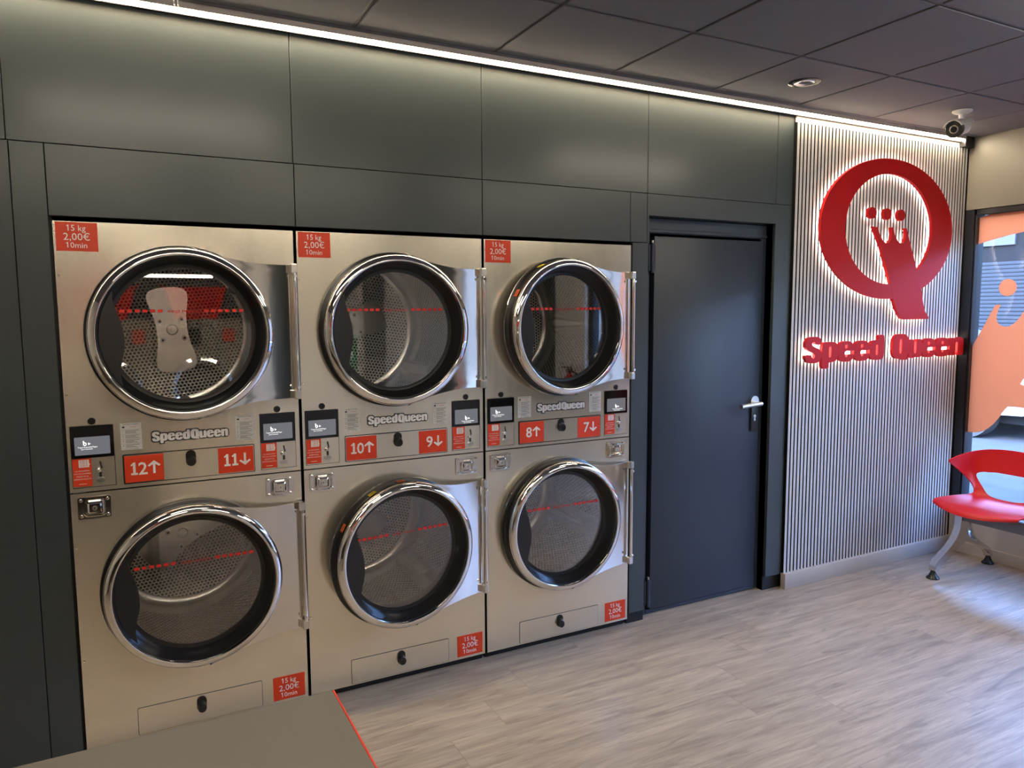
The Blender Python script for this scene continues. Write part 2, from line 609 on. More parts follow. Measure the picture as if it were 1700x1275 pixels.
# heavy rounded advertising letters: x 0..1, x-height 1
GLYPH = {
    'S': [[(.96, .90), (.60, .90), (.60, .98), (.50, 1.05), (.41, .98), (.42, .88), (.56, .79), (.86, .66), (1.0, .47), (1.0, .24), (.9, .06), (.7, -.02), (.3, -.02), (.1, .06), (0, .24), (0, .40),
           (.40, .40), (.40, .28), (.50, .20), (.59, .28), (.58, .40), (.44, .50), (.14, .63), (0, .82), (0, 1.02), (.1, 1.21), (.3, 1.3), (.7, 1.3), (.9, 1.21), (.96, 1.05)]],
    'p': [[(0, -.33), (.43, -.33), (.43, -.02), (.62, -.02), (.88, .04), (1, .25), (1, .75), (.88, .97), (.62, 1.03), (0, 1.0)], [(.43, .24), (.57, .24), (.57, .78), (.43, .78)]],
    'e': [[(1.0, .52), (.43, .52), (.43, .30), (.50, .20), (.58, .25), (.60, .35), (1.0, .35), (.97, .13), (.82, .0), (.65, -.03), (.32, -.03), (.1, .08), (0, .28), (0, .72), (.1, .93), (.32, 1.03), (.68, 1.03), (.9, .93), (1.0, .72)],
          [(.43, .66), (.58, .66), (.58, .84), (.43, .84)]],
    'd': [[(1, 1.3), (.57, 1.3), (.57, 1.03), (.38, 1.03), (.12, .97), (0, .75), (0, .25), (.12, .04), (.38, -.03), (1, 0)], [(.43, .24), (.57, .24), (.57, .78), (.43, .78)]],
    'Q': [[(.3, 1.31), (.7, 1.31), (.9, 1.2), (1, .98), (1, .3), (.93, .08), (1, .08), (1, -.1), (.62, -.1), (.52, -.03), (.3, -.03), (.1, .08), (0, .3), (0, .98), (.1, 1.2)], [(.43, .26), (.57, .26), (.57, 1.02), (.43, 1.02)]],
    'u': [[(0, 1), (.42, 1), (.42, .30), (.50, .22), (.58, .30), (.58, 1), (1, 1), (1, 0), (.58, 0), (.58, .08), (.40, -.03), (.2, -.03), (.04, .07), (0, .28)]],
}
GLYPH['n'] = [[(1 - x, 1 - z) for x, z in GLYPH['u'][0]]]
GLYPH = {k: [chaikin(l, 2, 0.16) for l in v] for k, v in GLYPH.items()}
for k in GLYPH:
    GLYPH[k] = [l if i == 0 else l for i, l in enumerate(GLYPH[k])]


BACK = {k: [(.2, -.03), (.8, -.03), (1, .15), (1, .85), (.8, 1.03), (.2, 1.03), (0, .85), (0, .15)] for k in 'eun'}
BACK['S'] = BACK['Q'] = [(.2, -.06), (.8, -.06), (1, .12), (1, 1.1), (.8, 1.31), (.2, 1.31), (0, 1.1), (0, .12)]
BACK['p'] = [(0, -.33), (.43, -.33), (.45, 0), (.8, -.02), (1, .2), (1, .82), (.8, 1.03), (0, 1.02)]
BACK['d'] = [(1, 1.3), (.57, 1.3), (.55, 1.0), (.2, 1.02), (0, .8), (0, .2), (.2, -.03), (1, -.0)]


def glyph(ch, x0, x1, z0, xh):
    return [[(x0 + p[0] * (x1 - x0), z0 + p[1] * xh) for p in l] for l in GLYPH[ch]]


# ------------------------------------------------------------------ room shell
XR, XL, YF, ZC = 5.06, -2.3, -5.1, 2.695
ZS = 2.183          # height of the long horizontal panel joint

struct(MB().box(XL, 5.12, YF, 0.9, -0.08, 0.0, floor_mat).build('floor'))

mb = MB()
mb.box(XL, 5.12, YF, 0.02, ZC + 0.012, ZC + 0.05, black_gap)
g = 0.008
xs = [1.0335 + 0.6 * n for n in range(-6, 8)]
ys = [-0.08] + [-0.631 - 0.608 * n for n in range(0, 9)]
for i in range(len(xs) - 1):
    for j in range(len(ys) - 1):
        x0, x1 = max(xs[i], XL) + g, min(xs[i + 1], XR + 0.02) - g
        y1, y0 = ys[j] - g, max(ys[j + 1], YF) + g
        if x1 - x0 > 0.05 and y1 - y0 > 0.05:
            mb.box(x0, x1, y0, y1, ZC - 0.002, ZC + 0.02, ceiling_tile, 0.003, 1)
ceil = struct(mb.build('ceiling'))
mb = MB()
for x in xs:
    if XL < x < XR:
        mb.box(x - 0.012, x + 0.012, YF, -0.03, ZC + 0.004, ZC + 0.008, ceiling_tee)
for y in ys[1:]:
    mb.box(XL, XR, y - 0.012, y + 0.012, ZC + 0.003, ZC + 0.007, ceiling_tee)
mb.box(XL, XR, -0.080, 0.0, ZC + 0.000, ZC + 0.004, ceiling_tile)
tag(mb.build('ceiling_grid', ceil), 'dark metal grid between the ceiling tiles')

# wall with the machines: black backing behind separate laminate panels
mb = MB()
mb.box(XL, 2.52, 0.95, 1.0, 0, ZC + 0.02, black_gap)
mb.box(XL, 0.0, 0.021, 0.05, 0, ZC + 0.02, black_gap)
mb.box(0.0, 2.425, 0.021, 0.05, 1.945, ZC + 0.02, black_gap)
mb.box(2.425, 2.53, 0.021, 0.3, 0, ZC + 0.02, black_gap)
mb.box(2.53, 3.386, 0.021, 0.3, 2.085, ZC + 0.02, black_gap)
mb.box(3.386, 5.12, 0.021, 0.3, 0, ZC + 0.02, black_gap)
mb.box(2.53, 3.386, 0.22, 0.3, 0, 2.085, black_gap)
mb.box(XL, 2.53, 0.05, 0.95, 1.95, 1.97, black_gap)
mb.box(-0.02, -0.006, 0.05, 0.95, 0, 1.95, black_gap)
mb.box(2.423, 2.435, 0.05, 0.95, 0, 1.95, black_gap)
wall = struct(mb.build('wall_back'))
PN = 0.0013
panels = [(-2.3, -1.7, ZS, 2.68), (-1.7, -0.91, ZS, 2.68), (-0.91, -0.113, ZS, 2.68), (-0.113, 0.808, ZS, 2.68), (0.808, 1.613, ZS, 2.68), (1.613, 2.511, ZS, 2.68), (2.511, 3.385, ZS, 2.68), (3.385, 3.507, ZS, 2.68),
          (-2.3, -0.91, 0.0, ZS), (-0.91, -0.108, 0.0, ZS), (-0.108, -0.008, 0.0, ZS), (-0.008, 0.81, 1.944, ZS), (0.81, 1.613, 1.944, ZS), (1.613, 2.409, 1.944, ZS),
          (2.409, 2.511, 1.944, ZS)]
for (x0, x1, z0, z1) in panels:
    MB().box(x0 + PN, x1 - PN, 0.0, 0.021, z0 + PN, z1 - PN, anthracite, 0.0012, 1).build('wall_panel', wall)
MB().box(2.424, 2.520, 0.0, 0.021, 0.062, 1.944 - PN, anthracite, 0.0012, 1).build('wall_panel', wall)
MB().prism([(2.511 + PN, ZS - PN), (2.511 + PN, 1.944), (2.522, 1.944), (2.522, 2.078), (3.386, 2.078), (3.386, 0.085), (3.507, 0.085), (3.507, ZS - PN)], 0.0, 0.021, anthracite).build('wall_panel', wall)
MB().box(3.386, 3.392, 0.02, 0.14, 0.085, 2.084, anthracite).box(2.522, 3.39, 0.02, 0.14, 2.078, 2.085, anthracite).build('door_reveal', wall)
MB().box(2.424, 2.53, 0.03, 0.06, 0.0, 0.07, anthracite).box(3.386, 3.52, 0.03, 0.06, 0.0, 0.09, anthracite).build('plinth', wall)

# plant-room door
dr = empty('door_1', (2.53, 0.08, 0.0), kind='structure')
mb = MB()
mb.box(0.0, 0.05, -0.015, 0.06, 0, 2.0, door_paint, 0.002, 1)
mb.box(0.0, 0.86, -0.015, 0.06, 2.0, 2.075, door_paint, 0.002, 1)
mb.box(0.0, 0.86, -0.022, -0.008, 2.004, 2.02, door_paint, 0.002, 1)
mb.box(0.815, 0.86, -0.015, 0.06, 0, 2.0, door_paint, 0.002, 1)
tag(mb.build('door_frame', dr), 'dark metal door frame')
mb = MB()
mb.box(0.068, 0.818, -0.03, 0.03, 0.03, 1.985, door_paint, 0.003, 2)
mb.box(0.05, 0.84, -0.018, 0.04, 0.004, 0.026, door_paint, 0.002, 1)
tag(mb.build('door_leaf', dr), 'blank anthracite metal door leaf')
for z0 in (1.80, 0.05):
    mb = MB()
    mb.cyl((0.052, -0.034, z0), (0.052, -0.034, z0 + 0.15), 0.010, door_paint)
    mb.cyl((0.052, -0.034, z0 + 0.15), (0.052, -0.034, z0 + 0.162), 0.006, satin_steel)
    mb.box(0.03, 0.075, -0.032, -0.026, z0 + 0.01, z0 + 0.14, door_paint)
    mb.build('hinge', dr)
mb = MB()
hx, hz = 0.775, 1.088
mb.cyl((hx, -0.03, hz + 0.014), (hx, -0.045, hz + 0.014), 0.030, satin_steel, seg=32)
mb.cyl((hx - 0.008, -0.04, hz + 0.004), (hx - 0.008, -0.088, hz + 0.004), 0.012, satin_steel)
mb.tube([(hx + 0.004, -0.088, hz + 0.004), (hx - 0.015, -0.09, hz + 0.004), (hx - 0.05, -0.090, hz + 0.002), (hx - 0.10, -0.09, hz - 0.001), (hx - 0.145, -0.088, hz - 0.004)], 0.0125, satin_steel, 16)
tag(mb.build('door_handle', dr), 'brushed steel lever handle')
mb = MB()
mb.box(hx - 0.022, hx + 0.022, -0.042, -0.03, hz - 0.155, hz + 0.03, black_plastic, 0.004)
mb.prism(circle(hx, hz - 0.07, 0.009, 20), -0.046, -0.042, satin_steel)
mb.prism(rect(hx - 0.005, hx + 0.005, hz - 0.096, hz - 0.07), -0.046, -0.042, satin_steel)
tag(mb.build('lock_plate', dr), 'black lock plate with a steel keyhole')

# slatted wall
mb = MB()
X0, X1 = 3.509, 5.058
mb.box(X0, X1, -0.006, 0.0, 0.08, 2.63, felt)
n = 55
pitch = (X1 - X0 - 0.004) / n
for k in range(n):
    x = X0 + 0.002 + k * pitch
    w = pitch * 0.65
    mb.box(x, x + w, -0.0175, -0.004, 0.09, 2.628, felt)
    mb.box(x, x + w, -0.0190, -0.0172, 0.09, 2.628, slat_wood, 0.0008, 1)
struct(mb.build('trim_1'))
mb = MB()
mb.box(X0, 4.97, -0.012, 0.0, 2.628, 2.664, trim_wood, 0.002, 1)
struct(mb.build('trim_2'))
struct(MB().box(4.97, 5.06, -0.05, 0.0, 2.628, ZC, frame_black, 0.002, 1).build('trim_3'))
struct(MB().box(3.507, XR, -0.036, 0.0, 0.0, 0.092, trim_wood, 0.003, 2).build('baseboard_back'))

# window wall
mb = MB()
mb.box(XR, XR + 0.18, YF, 0.0, 2.24, ZC + 0.03, upper_paint)
mb.box(XR, XR + 0.18, YF, 0.0, -0.02, 0.34, wall_paint)
mb.box(XR, XR + 0.18, -0.02, 0.3, 0.0, ZC + 0.03, black_gap)
mb.box(XR - 0.04, XR + 0.18, -3.85, -3.35, 0.0, ZC + 0.03, light_wall)
mb.box(XR - 0.01, XR + 0.18, YF, -3.85, 0.34, 2.24, anthracite)
struct(mb.build('wall_right'))
struct(MB().box(XR - 0.012, XR, YF, -0.036, 0.0, 0.075, wall_paint, 0.002, 1).build('baseboard_right'))
wd = empty('window_1', (XR, 0, 0.34), kind='structure')
mb = MB()
for (y0, y1, z0, z1) in ((-0.085, -0.02, 0.0, 1.9), (-3.35, -3.28, 0.0, 1.9), (-3.35, -0.02, 0.0, 0.038), (-3.35, -0.02, 1.862, 1.9), (-1.72, -1.65, 0.0, 1.9)):
    mb.box(0.012, 0.10, y0, y1, z0, z1, frame_black, 0.003, 1)
mb.box(0.0, 0.012, -0.075, -0.022, 0.0, 1.9, frame_black)
tag(mb.build('window_frame', wd), 'black window profile')
MB().box(0.045, 0.051, -3.32, -0.06, 0.02, 1.88, window_glass).build('glass_pane', wd)
tag(MB().box(-0.018, 0.06, -3.35, -0.03, -0.028, 0.004, wall_paint, 0.003, 2).build('window_sill', wd), 'pale window sill')

# the rest of the room, seen only as reflections in the steel and the door glass
struct(MB().box(XL - 0.1, XL, YF, 1.0, 0, ZC + 0.03, light_wall).build('wall_left'))
mb = MB()
mb.box(XL, 2.66, YF - 0.1, YF, 0, ZC + 0.03, light_wall)
mb.box(2.66, 2.88, YF - 0.1, YF + 0.06, 0, ZC + 0.03, anthracite)
mb.box(2.88, 4.0, YF - 0.1, YF, 0, ZC + 0.03, light_wall)
mb.box(4.0, XR + 0.18, YF - 0.1, YF, 0, ZC + 0.03, anthracite)
mb.box(-1.0, 1.45, YF, YF + 0.04, 1.50, ZC + 0.03, anthracite)
struct(mb.build('wall_front'))
t = empty('light_bar', (0.72, YF + 0.04, 1.96), 'short glowing light bar on the wall above the washing machines opposite', 'light bar')
MB().box(-0.37, 0.37, 0.0, 0.03, -0.02, 0.02, white_plastic).build('housing', t)
MB().box(-0.365, 0.365, 0.03, 0.036, -0.014, 0.014, linear_diffuser).build('diffuser', t)

# ------------------------------------------------------------------ lamps
t = empty('led_strip', (0, 0, 2.68), 'long warm LED strip glowing along the top edge of the machine wall', 'led strip')
run = lambda x, y, z: (y, x, z)            # outline in y,z swept along x
MB().prism([(-0.022, -0.014), (-0.022, 0.010), (-0.047, 0.010), (-0.047, 0.006)], XL, 4.968, led_diffuser, xf=run).build('diffuser', t)
MB().box(XL, 4.972, -0.0215, -0.0125, -0.017, 0.015, trim_wood).box(XL, 4.972, -0.052, -0.0475, -0.006, 0.015, trim_wood).build('profile', t)


def ceiling_light(x0, x1, y, label):
    t = empty('ceiling_light', ((x0 + x1) / 2, y, ZC), label, 'ceiling light', 'linear ceiling lights')
    h = (x1 - x0) / 2
    MB().box(-h, h, -0.075, -0.058, -0.012, 0.004, white_plastic).box(-h, h, 0.058, 0.075, -0.012, 0.004, white_plastic).box(-h - 0.012, -h, -0.075, 0.075, -0.050, 0.004, white_plastic).box(h, h + 0.012, -0.075, 0.075, -0.050, 0.004, white_plastic).build('housing', t)
    MB().box(-h, h, -0.050, 0.050, -0.045, 0.0, linear_diffuser, 0.008, 2).build('diffuser', t)


ceiling_light(-0.17, 1.03, -1.64, 'linear ceiling light between the camera and the door numbered 12')
ceiling_light(2.90, 4.10, -1.64, 'linear ceiling light in front of the plant room door')
ceiling_light(-0.77, 0.43, -3.35, 'added linear fill light above the left end of the washing machines')  # this and the next two: unseen lamps added behind the camera to brighten the room
ceiling_light(1.03, 2.23, -3.35, 'added linear fill light above the right end of the washing machines')
ceiling_light(2.83, 4.03, -3.35, 'added linear fill light nearest the white pillar')

t = empty('downlight', (3.142, -0.378, ZC), 'round recessed downlight in the dark ceiling tile', 'downlight')
mb = MB()
xfd = lambda x, y, z: (x, z, -y)          # lathe axis turned to point down
mb.lathe([(0.073, -0.006), (0.073, 0.004), (0.066, 0.007), (0.052, 0.006), (0.048, -0.004)], M('black_bezel', (0.01, 0.01, 0.01), 0.25), seg=48, y=lambda d: d, xf=xfd)
mb.build('bezel', t)
MB().lathe([(0.049, 0.004), (0.044, 0.009), (0.034, 0.007), (0.026, 0.001), (0.0, 0.0)], satin_steel, seg=48, y=lambda d: d, xf=xfd).build('reflector', t)


# ------------------------------------------------------------------ stacked dryers
PITCH, ZT, ZM, ZB = 0.808, 1.928, 0.983, 0.035
UC, LC = 1.537, 0.600           # door centres
DXC = 0.392
HX, HY = 0.790, -0.030          # door hinge
RR = 0.309

HANDLE_IN = [(-.217, .185), (-.223, .150), (-.224, .124), (-.217, .095), (-.208, .069), (-.198, .030), (-.194, .0), (-.193, -.037), (-.198, -.065), (-.204, -.087), (-.210, -.115), (-.211, -.137), (-.208, -.165), (-.202, -.196)]


def mesh_once(key, fn, _c={}):
    if key not in _c:
        _c[key] = fn()
        o = _c[key]
        return o, True
    o = _c[key].copy()
    COL.objects.link(o)
    return o, False


def reuse(key, fn, parent, loc=None, rot=None):
    o, _ = mesh_once(key, fn)
    o.parent = parent
    o.location = loc or (0, 0, 0)
    o.rotation_euler = rot or (0, 0, 0)
    return o


def build_drum():
    R, D, ROPEN = 0.362, 0.70, 0.262
    mb = MB()
    seg = 96
    prof = [(ROPEN, 0.035), (0.30, 0.040), (0.345, 0.055), (R, 0.085), (R, D - 0.07), (R - 0.012, D - 0.025), (R - 0.035, D), (0.305, D + 0.004), (0.0, D + 0.004)]
    kinds = ['s', 's', 's', 'w', 's', 's', 's', 'b']
    for i, k in enumerate(kinds):
        mat = {'s': drum_steel, 'w': perf_wall, 'b': perf_back}[k]
        (r0, d0), (r1, d1) = prof[i], prof[i + 1]
        vs, fs = [], []
        for q in range(seg + 1):
            a = 2 * pi * q / seg
            vs += [(r0 * cos(a), d0, r0 * sin(a)), (r1 * cos(a), d1, r1 * sin(a))]
        fs = [(2 * q, 2 * q + 1, 2 * q + 3, 2 * q + 2) for q in range(seg)]
        mb.add(vs, fs, mat)

    wi = mb.mats.index(perf_wall)

    def uvf(co, poly):
        if poly.material_index == wi:
            c = poly.center
            a0 = atan2(c.z, c.x)
            a = atan2(co.z, co.x)
            while a - a0 > pi:
                a -= 2 * pi
            while a - a0 < -pi:
                a += 2 * pi
            return (a * R, co.y)
        return (co.x, co.z)
    o = mb.build('drum', uvf=uvf, smooth=50)
    return o


def build_baffle():
    mb = MB()
    R = 0.360
    n = 12
    vs, fs = [], []
    prof = [(-0.062, 0.0), (-0.040, 0.030), (-0.016, 0.068), (0.0, 0.075), (0.016, 0.068), (0.040, 0.030), (0.062, 0.0)]
    for i in range(n + 1):
        y = 0.095 + (0.655 - 0.095) * i / n
        e = min(1.0, 0.25 + 0.75 * min(i, n - i) / 2.0)
        for (w, h) in prof:
            vs.append((w, y, -(sqrt(R * R - w * w)) + h * e))
    m = len(prof)
    for i in range(n):
        for k in range(m - 1):
            fs.append((i * m + k, i * m + k + 1, (i + 1) * m + k + 1, (i + 1) * m + k))
    fs += [tuple(range(m)), tuple(n * m + k for k in range(m))]
    mb.add(vs, fs, drum_steel)
    return mb.build('baffle', smooth=40)


def build_hub_plate():
    out = chaikin([(-.062, 0), (-.066, .06), (-.082, .12), (-.086, .165), (-.055, .19), (.055, .19), (.086, .165), (.082, .12), (.066, .06), (.062, 0), (.066, -.06), (.082, -.12), (.086, -.165), (.055, -.19), (-.055, -.19), (-.086, -.165), (-.082, -.12), (-.066, -.06)], 2)
    mb = MB()
    mb.prism(out, 0.690, 0.703, drum_steel)
    for (x, z) in ((-.045, .042), (.045, .042), (-.045, -.042), (.045, -.042)):
        mb.cyl((x, 0.690, z), (x, 0.683, z), 0.011, satin_steel, seg=16)
        mb.cyl((x, 0.683, z), (x, 0.678, z), 0.006, rubber, seg=6)
    mb.lathe([(0.024, -0.690), (0.020, -0.684), (0.0, -0.683)], drum_steel, seg=24)
    return mb.build('hub_plate', smooth=30)


def build_chrome_ring():
    mb = MB()
    # chrome front ring, in door space: ring centre at x = DXC-HX, y = -HY - outward distance
    yy = lambda d: -HY - d
    prof = [(r_, d_ + 0.015) for r_, d_ in [(0.279, 0.050), (0.2795, 0.064), (0.281, 0.068), (0.284, 0.0695), (0.288, 0.069), (0.298, 0.065), (0.304, 0.061), (0.3075, 0.056), (RR, 0.050), (RR, 0.042), (RR - 0.004, 0.036), (0.279, 0.036), (0.279, 0.050)]]
    mb.lathe(prof, chrome, DXC - HX, 0, 96, y=yy)
    mb.lathe([(0.300, 0.002), (RR + 0.0100, 0.002), (RR + 0.0108, 0.0035), (RR + 0.0100, 0.005), (0.300, 0.005), (0.300, 0.002)], chrome, DXC - HX, 0, 96, y=yy)
    return mb.build('door', smooth=40)


def build_door_rubber():
    mb = MB()
    yy = lambda d: -HY - d
    c = DXC - HX
    mb.lathe([(0.282, 0.073), (0.276, 0.071), (0.270, 0.060), (0.262, 0.036), (0.256, 0.020), (0.252, 0.014), (0.244, 0.012), (0.238, 0.012), (0.238, 0.004), (0.262, 0.002), (0.280, 0.004), (RR + 0.009, 0.006), (RR + 0.010, 0.016), (RR + 0.008, 0.020), (RR - 0.003, 0.024), (RR - 0.004, 0.032), (RR, 0.035), (RR - 0.001, 0.045), (RR - 0.004, 0.051), (0.282, 0.051), (0.282, 0.073)], rubber, c, 0, 96, y=yy)
    return mb.build('gasket', smooth=40)


def build_door_glass():
    mb = MB()
    mb.prism(circle(DXC - HX, 0, 0.240, 96), -HY - 0.0115, -HY - 0.0075, door_glass)
    return mb.build('glass', smooth=30)


def build_door_handle():
    a0, a1 = atan2(.185, -.217), atan2(-.196, -.202) + 2 * pi
    arc = [(0.2775 * cos(a1 + (a0 - a1) * k / 24), 0.2775 * sin(a1 + (a0 - a1) * k / 24)) for k in range(25)]
    out = HANDLE_IN + arc
    c = DXC - HX
    mb = MB()
    mb.prism([(c + x, z) for x, z in out], -HY - 0.062, -HY - 0.042, black_plastic)
    return mb.build('door_handle', smooth=30)


def build_hinge_plate():
    c = DXC - HX
    xe = 0.389
    ztop = lambda x: 0.258 + 0.030 * max(0.0, (0.31 - x) / 0.20) ** 1.8
    nu, nv = 22, 28
    vs, fs = [], []
    for j in range(nv + 1):
        s = -1 + 2 * j / nv
        x0 = 0.2
        for _ in range(40):
            x0 = sqrt(max(0.001, 0.3055 ** 2 - (s * ztop(x0)) ** 2)) * 0.5 + x0 * 0.5
        for i in range(nu + 1):
            t = i / nu
            x = x0 + (xe - x0) * t
            y = -HY - (0.014 + 0.046 * (1 - ((x - 0.10) / (xe - 0.10))) ** 0.9 + 0.006 * sin(pi * (x - 0.10) / (xe - 0.10)))
            vs.append((c + x, y, s * ztop(x)))
    w = nu + 1
    k = len(vs)
    vs += [(x, y + 0.010, z) for x, y, z in vs]
    for j in range(nv):
        for i in range(nu):
            a = j * w + i
            fs.append((a, a + 1, a + w + 1, a + w))
            fs.append((k + a, k + a + w, k + a + w + 1, k + a + 1))
    edge = [i for i in range(w)] + [j * w + nu for j in range(1, nv + 1)] + [nv * w + i for i in range(nu - 1, -1, -1)] + [j * w for j in range(nv - 1, 0, -1)]
    for a, b in zip(edge, edge[1:] + edge[:1]):
        fs.append((a, b, k + b, k + a))
    mb = MB()
    mb.add(vs, fs, plate_steel)
    return mb.build('hinge_plate', smooth=30)


def build_hinge():
    mb = MB()
    mb.cyl((0.004, -0.002, -0.235), (0.004, -0.002, 0.235), 0.0075, chrome, seg=16)
    mb.box(-0.010, 0.012, -0.010, 0.016, 0.228, 0.262, satin_steel, 0.002, 1)
    mb.box(-0.010, 0.012, -0.010, 0.016, -0.262, -0.228, satin_steel, 0.002, 1)
    mb.cyl((0.004, -0.012, 0.215), (0.004, -0.016, 0.215), 0.006, chrome, seg=10)
    mb.cyl((0.004, -0.012, -0.215), (0.004, -0.016, -0.215), 0.006, chrome, seg=10)
    return mb.build('hinge', smooth=35)


def build_glass_line():
    mb = MB()
    c = DXC - HX
    y0, y1 = -HY - 0.0125, -HY - 0.0115
    z0, h, w, p = 0.079, 0.011, 0.017, 0.0245
    for k in range(6):
        x = c - 0.205 + k * p
        mb.prism(rrect(x, x + w, z0, z0 + h, 0.003, 3), y0, y1, line_red)
        x = c + 0.072 + k * p
        if k < 6:
            mb.prism(rrect(x, x + w, z0, z0 + h, 0.003, 3), y0, y1, line_red)
    mb.text('carga máxima', c + 0.004, z0, 0.0165, y0, line_red, width=0.106)
    return mb.build('glass_print', smooth=0)


def build_price():
    mb = MB()
    mb.box(0, 0.1255, -0.0012, 0.0, 0, 0.0975, label_orange)
    one(mb, 0.0385, 0.0685, 0.0205, -0.0016, label_white, 0.0030)
    mb.text('5 kg', 0.046, 0.0685, 0.0290, -0.0016, label_white, 'LEFT', width=0.043)
    mb.text('2,00€', 0.0628, 0.0370, 0.0345, -0.0016, label_white)
    one(mb, 0.0345, 0.0110, 0.0190, -0.0016, label_white, 0.0028)
    mb.text('0min', 0.0415, 0.0110, 0.0268, -0.0016, label_white, 'LEFT', width=0.050)
    return mb.build('price_label', smooth=0)


def build_screw():
    return MB().cyl((0, 0, 0), (0, -0.003, 0), 0.0045, chrome, 0.003, 14).build('screw', smooth=30)


def build_front(z0, z1, zc):
    def f():
        mb = MB()
        mb.prism([rect(0.002, 0.798, z0, z1), circle(DXC, zc, 0.281, 96)], 0.0, 0.020, steel)
        return mb.build('front_panel', smooth=30)
    return f


def build_collar():
    mb = MB()
    mb.lathe([(0.283, -0.02), (0.283, 0.004), (0.278, 0.008), (0.266, 0.006), (0.258, -0.03), (0.258, -0.045)], rubber, seg=96)
    return mb.build('door_seal', smooth=40)


def build_control():
    mb = MB()
    mb.box(0, 0.132, -0.0015, 0, 0, 0.218, steel)
    mb.box(-0.0016, 0.1336, -0.0006, 0, -0.0016, 0.2196, print_black)
    mb.prism(rrect(0.0, 0.132, 0.105, 0.218, 0.003), -0.006, 0.0, screen_glass)
    mb.prism(rrect(0.011, 0.121, 0.116, 0.180, 0.002), -0.0065, -0.006, screen_lit)
    o = mb.build('control_panel', smooth=0)
    return o


def build_screen_text(dx, dz):
    def f():
        mb = MB()
        y = -0.0069
        x, z = 0.045 + dx, 0.150 + dz
        mb.prism([circle(x - 0.002, z + 0.005, 0.0055, 16, 0.0065), circle(x - 0.002, z + 0.005, 0.0025, 12, 0.0032)], y, -0.0065, screen_text)
        mb.box(x - 0.0075, x - 0.004, y, -0.0065, z + 0.006, z + 0.017, screen_text)
        mb.prism([(x + 0.008, z + 0.001), (x + 0.016, z + 0.005), (x + 0.008, z + 0.010)], y, -0.0065, screen_text)
        mb.text('Toque la pantalla/Pague', x + 0.006, z - 0.0085, 0.0072, y, screen_text, width=0.060)
        mb.text('para comenzar', x + 0.004, z - 0.0150, 0.0062, y, screen_text, width=0.036)
        return mb.build('display_text', smooth=0)
    return f


def build_coin_label():
    mb = MB()
    mb.box(0.001, 0.0595, -0.0025, 0, 0.004, 0.1035, label_orange)
    mb.prism([(0.020, 0.072), (0.052, 0.072), (0.052, 0.0795), (0.0555, 0.0825), (0.052, 0.0855), (0.052, 0.099), (0.020, 0.099)], -0.0031, -0.0025, label_white)
    for k, s in enumerate(('0,50 €', '1,00 €', '2,00 €')):
        mb.text(s, 0.036, 0.0910 - k * 0.0078, 0.0088, -0.0035, print_red)
    for k, s in enumerate(('LA MÁQUINA', 'NO DA CAMBIO', 'INSERTE EL', 'IMPORTE EXACTO')):
        mb.text(s, 0.030, 0.0575 - k * 0.0098, 0.0066, -0.0035, label_white, width=(0.044, 0.051, 0.038, 0.053)[k])
    mb.box(0.018, 0.042, -0.0031, -0.0025, 0.012, 0.0135, label_white)
    return mb.build('coin_label', smooth=0)


def build_coin_slot():
    mb = MB()
    y = -0.0022
    tilt = [(0.083, 0.088), (0.0885, 0.089), (0.0935, 0.064), (0.088, 0.063)]
    mb.prism(tilt, y, 0, print_black)
    mb.box(0.0815, 0.0895, y, 0, 0.026, 0.050, print_black)
    mb.prism(circle(0.0855, 0.0245, 0.0125, 24, 0.008), -0.009, -0.001, satin_steel)
    mb.lathe([(0.0085, 0.0), (0.0085, 0.004), (0.006, 0.011), (0.0, 0.013)], chrome, 0.081, 0.057, 20)
    return mb.build('coin_slot', smooth=35)


def build_instructions():
    mb = MB()
    mb.box(0, 0.068, -0.0012, 0, 0, 0.097, label_paper)
    y = -0.0016
    mb.text('INSTRUCCIONES', 0.034, 0.0905, 0.0055, y, print_black, width=0.050)
    mb.text('SECADORA', 0.042, 0.0810, 0.0055, y, print_red, width=0.020)
    mb.box(0.006, 0.014, y, -0.0012, 0.0800, 0.0860, print_black)
    zz = 0.0730
    rng = random.Random(3)
    for n in range(4):
        mb.box(0.003, 0.065, y, -0.0012, zz, zz + 0.0006, print_black)
        mb.text(str(n + 1), 0.008, zz - 0.0095, 0.0085, y, print_black)
        for l in range(3):
            w = 0.047 * (0.95 - 0.4 * rng.random() * (l > 0))
            mb.box(0.015, 0.015 + w, y, -0.0012, zz - 0.0045 - l * 0.0042, zz - 0.0032 - l * 0.0042, print_black)
        zz -= 0.0170
    mb.text('S.A.C. 900 000 000', 0.034, 0.0018, 0.0048, y, print_black, width=0.044)
    return mb.build('instruction_sheet', smooth=0)


def arrow(x, z, h, upw):
    w, th, hd = h * 0.40, h * 0.085, h * 0.42
    k = th * 1.45
    pts = [(-th, 0), (th, 0), (th, h - 2.2 * k), (w - k * 0.3, h - hd - k * 0.2), (w + k * 0.5, h - hd + k * 0.7), (0, h + k * 0.3), (-w - k * 0.5, h - hd + k * 0.7), (-w + k * 0.3, h - hd - k * 0.2), (-th, h - 2.2 * k)]
    if not upw:
        pts = [(-a, h - b) for a, b in pts]
    return [(x + a, z + b) for a, b in pts]


def build_number_plate(n_up, n_dn):
    mb = MB()
    mb.prism(rrect(0, 0.449, 0, 0.104, 0.005), -0.0028, 0, plate_steel)
    mb.prism(rrect(-0.0025, 0.4515, -0.0025, 0.1065, 0.006), -0.0010, 0, dark_sheet)
    mb.prism(rrect(0.0025, 0.4465, 0.003, 0.101, 0.004), -0.0034, 0, steel)
    return mb.build('number_plate', smooth=0)


